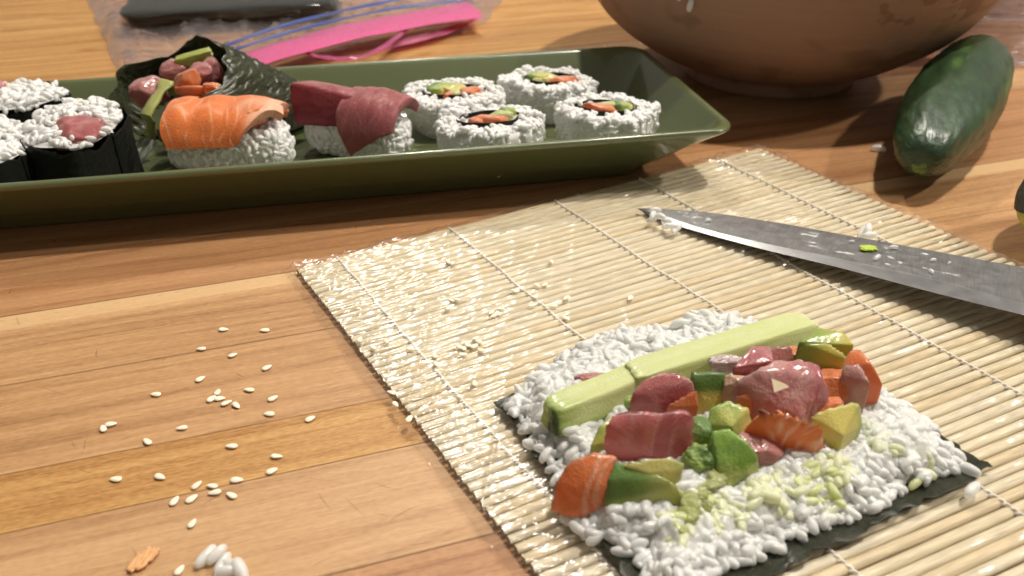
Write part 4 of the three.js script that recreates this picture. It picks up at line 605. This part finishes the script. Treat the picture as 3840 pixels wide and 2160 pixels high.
{ // hand roll: a cone of nori on its side with its mouth towards the viewer, filling spilling out
  const g = thing('hand_roll', 'cone shaped hand roll of crinkled green nori spilling tuna and avocado', 'hand roll', null);
  const C0 = W(650, 388, 0.029), A = W(1215, 392, 0.017), ax = C0.clone().sub(A), L = ax.length(); ax.normalize();
  const side = V3().crossVectors(V3(0, 1, 0), ax).normalize(), up = V3().crossVectors(ax, side);            // side points away from the viewer or towards it
  const ext = (a) => 0.026 * Math.max(0, Math.cos(a - 1.06 * Math.PI)) ** 1.5 - 0.024 * smooth(0.1, 0.85, Math.sin(a)) - 0.006 * smooth(0.2, 0.9, -Math.sin(a)) + 0.004 * noise3(Math.cos(a) * 2, Math.sin(a) * 2, 31);
  const cone = slab(110, 60, (s, t) => {
    const a = 6.283 * s * 1.05, ca = Math.cos(a), sa = Math.sin(a), l = t * (L + ext(a)), k = l / L, rr = 0.0375 * Math.pow(Math.min(k, 0.86), 0.72) * (k > 0.86 ? 1 - 0.25 * (k - 0.86) : 1) * (1 + 0.08 * noise3(ca * 1.5, sa * 1.5, k * 2)), cr = 0.0011 * (1 - Math.abs(noise3(ca * 5 + k * 5, sa * 5, k * 12))) ** 2 + 0.0007 * noise3(ca * 14, sa * 14, k * 26) + 0.0006 * s;
    const p = A.clone().addScaledVector(ax, l).addScaledVector(side, ca * (rr * 1.05 + cr)).addScaledVector(up, sa * (rr * 1.0 + cr)); p.y = Math.max(TRAY_FLOOR + 0.0005, p.y); return p;
  }, 0.0005);
  const uvA = cone.attributes.uv; for (let i = 0; i < uvA.count; i++) uvA.setXY(i, uvA.getX(i) * 1.3, uvA.getY(i));
  mesh('nori_cone', cone, M.noriGreen, g);
  const put = (name, x, y, h, wpx, hpx, seed, colour, mat, rot = [0, 0, 0], o = {}) => { const p = W(x, y, h), m = mesh(name, chunk(metres(wpx, p), metres(hpx, p) * 0.8, metres(hpx, p) * 0.8, seed, { n: 16, k: 4, cuts: 4, colour, ...o }), mat, g); m.position.copy(p); m.rotation.set(...rot); };
  put('avocado', 728, 217, 0.0475, 140, 58, 401, (p) => mix3([0.62, 0.62, 0.24], [0.42, 0.5, 0.08], smooth(-0.002, 0.004, p.y)), M.veg, [0.3, 0.1, 0.2], { k: 6, cuts: 2 });
  put('tuna', 650, 262, 0.042, 90, 90, 402, tunaColour(41, 0.3), M.fish, [0, 0.3, -0.4]);
  put('tuna', 745, 285, 0.042, 110, 110, 403, tunaColour(42, 0.1), M.fish, [0.2, 0.2, 0]);
  put('tuna', 795, 262, 0.0435, 70, 100, 404, tunaColour(43, 0.2), M.fish, [0, 0.5, 0.3]);
  put('salmon', 700, 305, 0.0425, 100, 90, 405, salmonColour(44, V3(1, 0, 0), 0.02, 0.3), M.fish, [0, 0, 0.4]);
  put('salmon', 798, 332, 0.041, 70, 50, 406, salmonColour(45, V3(0, 1, 0), 0.01, 0.8), M.fish);
  put('salmon', 712, 336, 0.0395, 110, 50, 407, salmonColour(46, V3(1, 0, 0), 0.02, 0.3), M.fish);
  put('tuna', 560, 345, 0.0345, 125, 130, 408, tunaColour(47, 0.3), M.fish, [0, 0.2, 0.25], { k: 3.4 });
  put('avocado', 652, 330, 0.0375, 50, 60, 409, () => [0.3, 0.42, 0.08], M.veg);
  const strip = slab(40, 6, (s, t) => { const cx = [632, 600, 566, 548, 566, 562], cy = [300, 345, 398, 432, 470, 520], hh = [0.0405, 0.0375, 0.034, 0.031, 0.025, 0.017], k = s * 5, i = Math.min(4, Math.floor(k)), f = k - i, q = (a) => lerp(a[i], a[i + 1], f); return W(q(cx) + (t - 0.5) * 54 * (1 - 0.3 * s) * (1 + 0.35 * noise3(s * 4, 2, 1)), q(cy) + (t - 0.5) * 14, q(hh) + 0.0012 * Math.sin(t * 3.1)); }, 0.0016);
  mesh('avocado', strip, PM({ color: rgb(0.42, 0.45, 0.09), roughness: 0.9, transmission: 0.15, clearcoat: 0.7, clearcoatRoughness: 0.25, bumpMap: speck, bumpScale: 0.0004 }), g);
}

// ---------------------------------------------------------------- wooden bowl
{
  const cx = 0.1665, cz = -0.564, g = thing('wooden_bowl', 'large brown wooden bowl with wet stains below its rim', 'bowl', null, V3(cx, 0, cz));
  const out = [[0.0, 0.003], [0.046, 0.003], [0.049, 0.0], [0.0525, 0.0002], [0.0535, 0.002], [0.0532, 0.0085], [0.0545, 0.0095], [0.062, 0.0118], [0.074, 0.0165], [0.086, 0.0235], [0.099, 0.0325], [0.1095, 0.0425], [0.1175, 0.0535], [0.124, 0.065], [0.128, 0.075], [0.129, 0.0785], [0.1284, 0.0803], [0.127, 0.0808], [0.1245, 0.08], [0.122, 0.076], [0.116, 0.063], [0.106, 0.0485], [0.09, 0.034], [0.07, 0.0215], [0.04, 0.0145], [0.0, 0.0125]];
  const curve = new THREE.CatmullRomCurve3(out.map(([x, y]) => V3(x, y, 0)), false, 'centripetal'), pts = curve.getPoints(120).map((p) => new THREE.Vector2(Math.max(0, p.x), p.y));
  const geo = new THREE.LatheGeometry(pts, 96); const uv = geo.attributes.uv, pp = geo.attributes.position; for (let i = 0; i < uv.count; i++) { const a = Math.atan2(pp.getX(i), pp.getZ(i)); uv.setXY(i, a / 6.2832 + 0.5, pp.getY(i) / 0.082); }
  const tex = dataTex(1024, 256, (u, v) => {
    const a = (u - 0.5) * 6.2832, g1 = fbm(Math.cos(a) * 1.5 + v * 2, v * 14, Math.sin(a) * 1.5, 3), g2 = noise3(a * 3, v * 70, 4), k = 0.5 + 0.35 * g1 + 0.08 * g2;
    let c = mix3([0.3, 0.18, 0.118], [0.38, 0.24, 0.162], sat(k)); const blotch = fbm(a * 2.6, v * 3, 12, 3); c = mix3(c, [0.19, 0.105, 0.055], smooth(0.15, 0.5, blotch) * 0.5);
    const w = fbm(a * 4.2 + 3, v * 4.5, 2, 3) + 0.3 * noise3(a * 16, v * 9, 7) * 0.5, zone = smooth(0.05, 0.25, a) * (1 - smooth(0.95, 1.15, a)) * smooth(0.70, 0.80, v), wet = smooth(0.0, 0.06, w * zone + zone * 0.12 - 0.06);
    c = mix3(c, [0.17, 0.07, 0.048], wet * 0.5);
    return c.map((x) => Math.pow(x, 1 / 2.2));
  }, { srgb: true });
  mesh('bowl_body', geo, PM({ map: tex, roughness: 0.55, specularIntensity: 0.5, side: THREE.DoubleSide }), g);
  for (const [x, y, yaw, roll] of [[2560, 18, 0, 1.25], [2553, 44, 0, 1.4]]) { const a = mesh('stuck_rice_grain', fineGrains[0], M.ricePlain); const q = W(x, y, 0.066); const dx = q.x - cx, dz = q.z - cz, l = Math.hypot(dx, dz); a.position.set(cx + dx / l * 0.127, y < 30 ? 0.0715 : 0.067, cz + dz / l * 0.127); a.rotation.set(0, yaw, roll); a.scale.setScalar(1.15); tag(a, 'rice grain stuck to the outside of the wooden bowl', 'rice', 'rice grains stuck on the bowl'); }
}

// ---------------------------------------------------------------- whole cucumber
{
  const a = W(3452, 588, 0.0218), b = W(3678, 222, 0.0245), L = a.distanceTo(b) + 0.006, g = thing('cucumber', 'whole dark green cucumber lying against the wooden bowl', 'cucumber');
  const prof = (t) => { const e = Math.pow(Math.max(1e-5, Math.sin(Math.PI * t)), 0.55); return 0.0222 * e * (0.78 + 0.26 * smooth(0, 0.55, t)); };
  const geo = grid(56, 70, (s, t) => { const th = s * 6.2832, r = prof(t) * (1 + 0.018 * Math.cos(th * 5 + 0.6) + 0.02 * noise3(Math.cos(th) * 2, Math.sin(th) * 2, t * 5)) + 0.0004 * noise3(Math.cos(th) * 7, Math.sin(th) * 7, t * 22) + 0.0007 * smooth(0.6, 0.9, noise3(Math.cos(th) * 6, Math.sin(th) * 6, t * 17 + 40)); const tt = 0.5 - 0.5 * Math.cos(Math.PI * t); return V3((tt - 0.5) * L, Math.cos(th) * r, Math.sin(th) * r); });
  paint(geo, (p) => { const th = Math.atan2(p.z, p.y), t = p.x / L + 0.5, st = smooth(0.55, 0.95, Math.cos(th * 5 + 0.6 + 0.5 * noise3(t * 3, th, 1)) * 0.7 + 0.3 * noise3(t * 6, th * 3, 4)) * smooth(0.15, 0.45, t + 0.1 * noise3(th * 2, 3, 1)), m = 0.5 + 0.5 * noise3(t * 9, Math.cos(th) * 3, Math.sin(th) * 3); let c = mix3([0.007, 0.028, 0.008], [0.016, 0.055, 0.012], m); c = mix3(c, [0.06, 0.15, 0.022], st * 0.9); return mix3(c, [0.04, 0.08, 0.02], 0.3 * smooth(0.5, 0.8, noise3(t * 30, th * 5, 8))); });
  const x = b.clone().sub(a).normalize(), z = V3().crossVectors(x, V3(0, 1, 0)).normalize(), y = V3().crossVectors(z, x), q = new THREE.Quaternion().setFromRotationMatrix(new THREE.Matrix4().makeBasis(x, y, z)), mid = a.clone().add(b).multiplyScalar(0.5);
  const body = mesh('cucumber_body', geo, PM({ color: 0xffffff, vertexColors: true, roughness: 0.5, clearcoat: 0.4, clearcoatRoughness: 0.3, bumpMap: speck, bumpScale: 0.0003 }), g); body.position.copy(mid); body.quaternion.copy(q);
  const stem = mesh('stem_end', chunk(0.004, 0.006, 0.0065, 4, { n: 10, k: 3, rough: 0.2, colour: (p) => mix3([0.2, 0.26, 0.06], [0.05, 0.1, 0.02], 0.5 + 0.5 * noise3(p.x * 700, p.y * 700, p.z * 700)) }), PM({ vertexColors: true, roughness: 0.6 }), g); stem.position.set(-L / 2 + 0.0012, -0.004, 0.001).applyQuaternion(q).add(mid); stem.quaternion.copy(q);
}
{ // cut avocado half at the border of the picture
  const p = W(4085, 745, 0.02), g = thing('avocado_half', 'yellow green cut avocado half with dark skin at the edge of the counter', 'avocado', null, V3(p.x, 0, p.z), 0.5);
  const geo = grid(32, 24, (s, t) => { const th = s * 6.2832, a = t * Math.PI, c = -Math.cos(a), r = Math.sin(a); return V3(c * 0.036, 0.021 + r * Math.cos(th) * 0.0205, r * Math.sin(th) * 0.021); });
  mesh('flesh', geo, PM({ color: rgb(0.45, 0.46, 0.05), roughness: 0.45, clearcoat: 0.3, bumpMap: speck, bumpScale: 0.0006 }), g);
  mesh('skin', grid(32, 16, (s, t) => { const th = -1.9 + s * 2.4, a = (0.04 + t * 0.92) * Math.PI, c = -Math.cos(a), r = Math.sin(a); return V3(c * 0.0368, 0.0212 + r * Math.cos(th) * 0.0212, r * Math.sin(th) * 0.0218); }), PM({ color: rgb(0.02, 0.025, 0.012), roughness: 0.5, side: THREE.DoubleSide, bumpMap: speck, bumpScale: 0.001 }), g);
}
{ // clear plastic tub behind the cucumber
  const p = W(3770, 250, 0), g = thing('plastic_tub', 'clear crinkled plastic tub standing behind the cucumber', 'tub', null, V3(p.x + 0.035, 0, p.z - 0.06), 0.1);
  const shell = (inset, y0, y1, up) => grid(64, 14, (s, t) => { const a = s * 6.2832, k = Math.pow(Math.abs(Math.cos(a)) ** 5 + Math.abs(Math.sin(a)) ** 5, -0.2), r = (0.074 - inset + 0.008 * t) * k * (1 + 0.012 * Math.sin(a * 16) * (up ? 1 : 0)), y = lerp(y0, y1, t); return V3(Math.cos(a) * r, y + 0.0004 * noise3(a * 4, t * 6, 2), Math.sin(a) * r * 0.8); });
  const plastic = PM({ color: rgb(0.86, 0.8, 0.83), transmission: 0.45, thickness: 0, roughness: 0.18, ior: 1.5, bumpMap: speck, bumpScale: 0.006, side: THREE.DoubleSide });
  mesh('wall', shell(0, 0.001, 0.068, true), plastic, g); mesh('inner_wall', shell(0.0025, 0.002, 0.067, false), plastic, g);
  for (const [y, k] of [[0.068, 0.082], [0.032, 0.0785], [0.002, 0.074]]) { const pts = []; for (let i = 0; i < 64; i++) { const a = i / 64 * 6.2832, q = Math.pow(Math.abs(Math.cos(a)) ** 5 + Math.abs(Math.sin(a)) ** 5, -0.2) * k; pts.push(V3(Math.cos(a) * q, y, Math.sin(a) * q * 0.8)); } mesh('rim', new THREE.TubeGeometry(new THREE.CatmullRomCurve3(pts, true), 128, 0.0013, 6, true), PM({ color: rgb(0.95, 0.93, 0.95), transmission: 0.8, thickness: 0, roughness: 0.08 }), g); }
}

// ---------------------------------------------------------------- zip bag with nori sheets behind the tray
{
  const g = thing('zip_bag', 'clear zip bag with pink seal strip and blue lines behind the tray', 'plastic bag');
  const poly = (pts, h) => new THREE.CatmullRomCurve3(pts.map(([x, y, hh]) => W(x, y, hh ?? h)), false, 'centripetal');
  const front = poly([[455, 300], [640, 320], [860, 285], [1140, 215], [1500, 130], [1815, 75]], 0.004), back = poly([[250, -190], [600, -220], [1000, -250], [1400, -270], [1800, -290], [2100, -300]], 0.004);
  const sheet = (off) => grid(110, 80, (s, t) => { const a = front.getPoint(s), b = back.getPoint(s), p = a.lerp(b, t), pk = smooth(0.36, 0.44, t) * smooth(0.1, 0.16, s) * (1 - smooth(0.56, 0.64, s)), ed = Math.min(s, 1 - s) < 0.04 ? Math.min(s, 1 - s) / 0.04 : 1; p.y = off * ed + 0.0012 + ed * (0.0045 * (1 - Math.abs(noise3(p.x * 22 + p.z * 9, p.z * 34, 3))) ** 4 + 0.004 * (0.5 + 0.5 * noise3(p.x * 14, p.z * 14, 9)) + 0.0022 * (1 - Math.abs(noise3(p.x * 70 - p.z * 30, p.z * 60, 5))) ** 5) + pk * 0.0175 * (off > 0.001 ? 1 : 0.02); p.x += (1 - ed) * 0.002 * noise3(t * 9, s > 0.5 ? 1 : 2, 4); return p; });
  const plast = PM({ color: rgb(0.97, 0.95, 0.98), transmission: 0.96, thickness: 0, roughness: 0.2, ior: 1.5, bumpMap: speck, bumpScale: 0.0006 });
  mesh('bag_film', sheet(0.004), plast, g); mesh('bag_film', sheet(0.0003), plast, g);
  const ribbon = (lo, hi, h, mat, name, th = 0.0004) => { const a = poly(lo, h), b = poly(hi, h); mesh(name, slab(70, 8, (s, t) => { const p = a.getPoint(s).lerp(b.getPoint(s), t); p.y += 0.0012 * Math.sin(t * 3.1) + 0.0005 * noise3(s * 5, t * 1.5, 3); return p; }, th), mat, g); };
  const pink = PM({ color: rgb(0.8, 0.035, 0.29), roughness: 0.55, transmission: 0.25, clearcoat: 1, clearcoatRoughness: 0.14, bumpMap: speck, bumpScale: 0.001 }), blue = PM({ color: rgb(0.03, 0.065, 0.27), roughness: 0.35, clearcoat: 0.6 });
  ribbon([[820, 300], [1000, 240], [1140, 197], [1320, 150], [1500, 112], [1660, 85], [1812, 64]], [[820, 250], [930, 195], [1110, 140], [1290, 92], [1450, 62], [1600, 36], [1755, 8]], 0.013, pink, 'seal_strip');
  ribbon([[820, 214], [920, 178], [1100, 122], [1290, 74], [1500, 32], [1700, 8], [1780, -2]], [[820, 207], [920, 171], [1100, 115], [1290, 67], [1500, 26], [1700, 3], [1780, -7]], 0.0145, blue, 'blue_line');
  ribbon([[820, 190], [900, 156], [1060, 102], [1220, 60], [1400, 20], [1560, -10], [1700, -30]], [[820, 181], [900, 147], [1060, 94], [1220, 52], [1400, 13], [1560, -16], [1700, -36]], 0.0145, blue, 'blue_line');
  ribbon([[1130, 197], [1190, 217], [1270, 227], [1350, 220], [1430, 188], [1490, 148], [1540, 105]], [[1132, 189], [1192, 207], [1270, 215], [1345, 209], [1420, 178], [1478, 138], [1525, 100]], 0.010, pink, 'seal_edge');
  ribbon([[1420, 196], [1500, 172], [1600, 148], [1700, 118], [1790, 78]], [[1470, 165], [1530, 140], [1620, 116], [1700, 92], [1790, 66]], 0.005, PM({ color: rgb(0.85, 0.3, 0.5), roughness: 0.3, transmission: 0.7, clearcoat: 0.5 }), 'seal_edge');
}
{
  const p = W(800, 62, 0.012), q = W(620, 40, 0.012); void q;
  const m = mesh('nori_pack', chunk(0.155, 0.017, 0.13, 61, { n: 30, k: 9, cuts: 0, rough: 0.03 }), PM({ color: rgb(0.02, 0.03, 0.022), roughness: 0.45, clearcoat: 1, clearcoatRoughness: 0.1, bumpMap: speck, bumpScale: 0.003 }));
  m.position.set(p.x + 0.0, 0.0105, p.z - 0.065); m.rotation.y = 0.22; tag(m, 'dark pack of nori sheets inside the clear zip bag', 'nori');
}
for (const L of scene.children) L.traverse((o) => { if (o.isMesh) o.castShadow = o.receiveShadow = true; });
renderer.render(scene, camera);
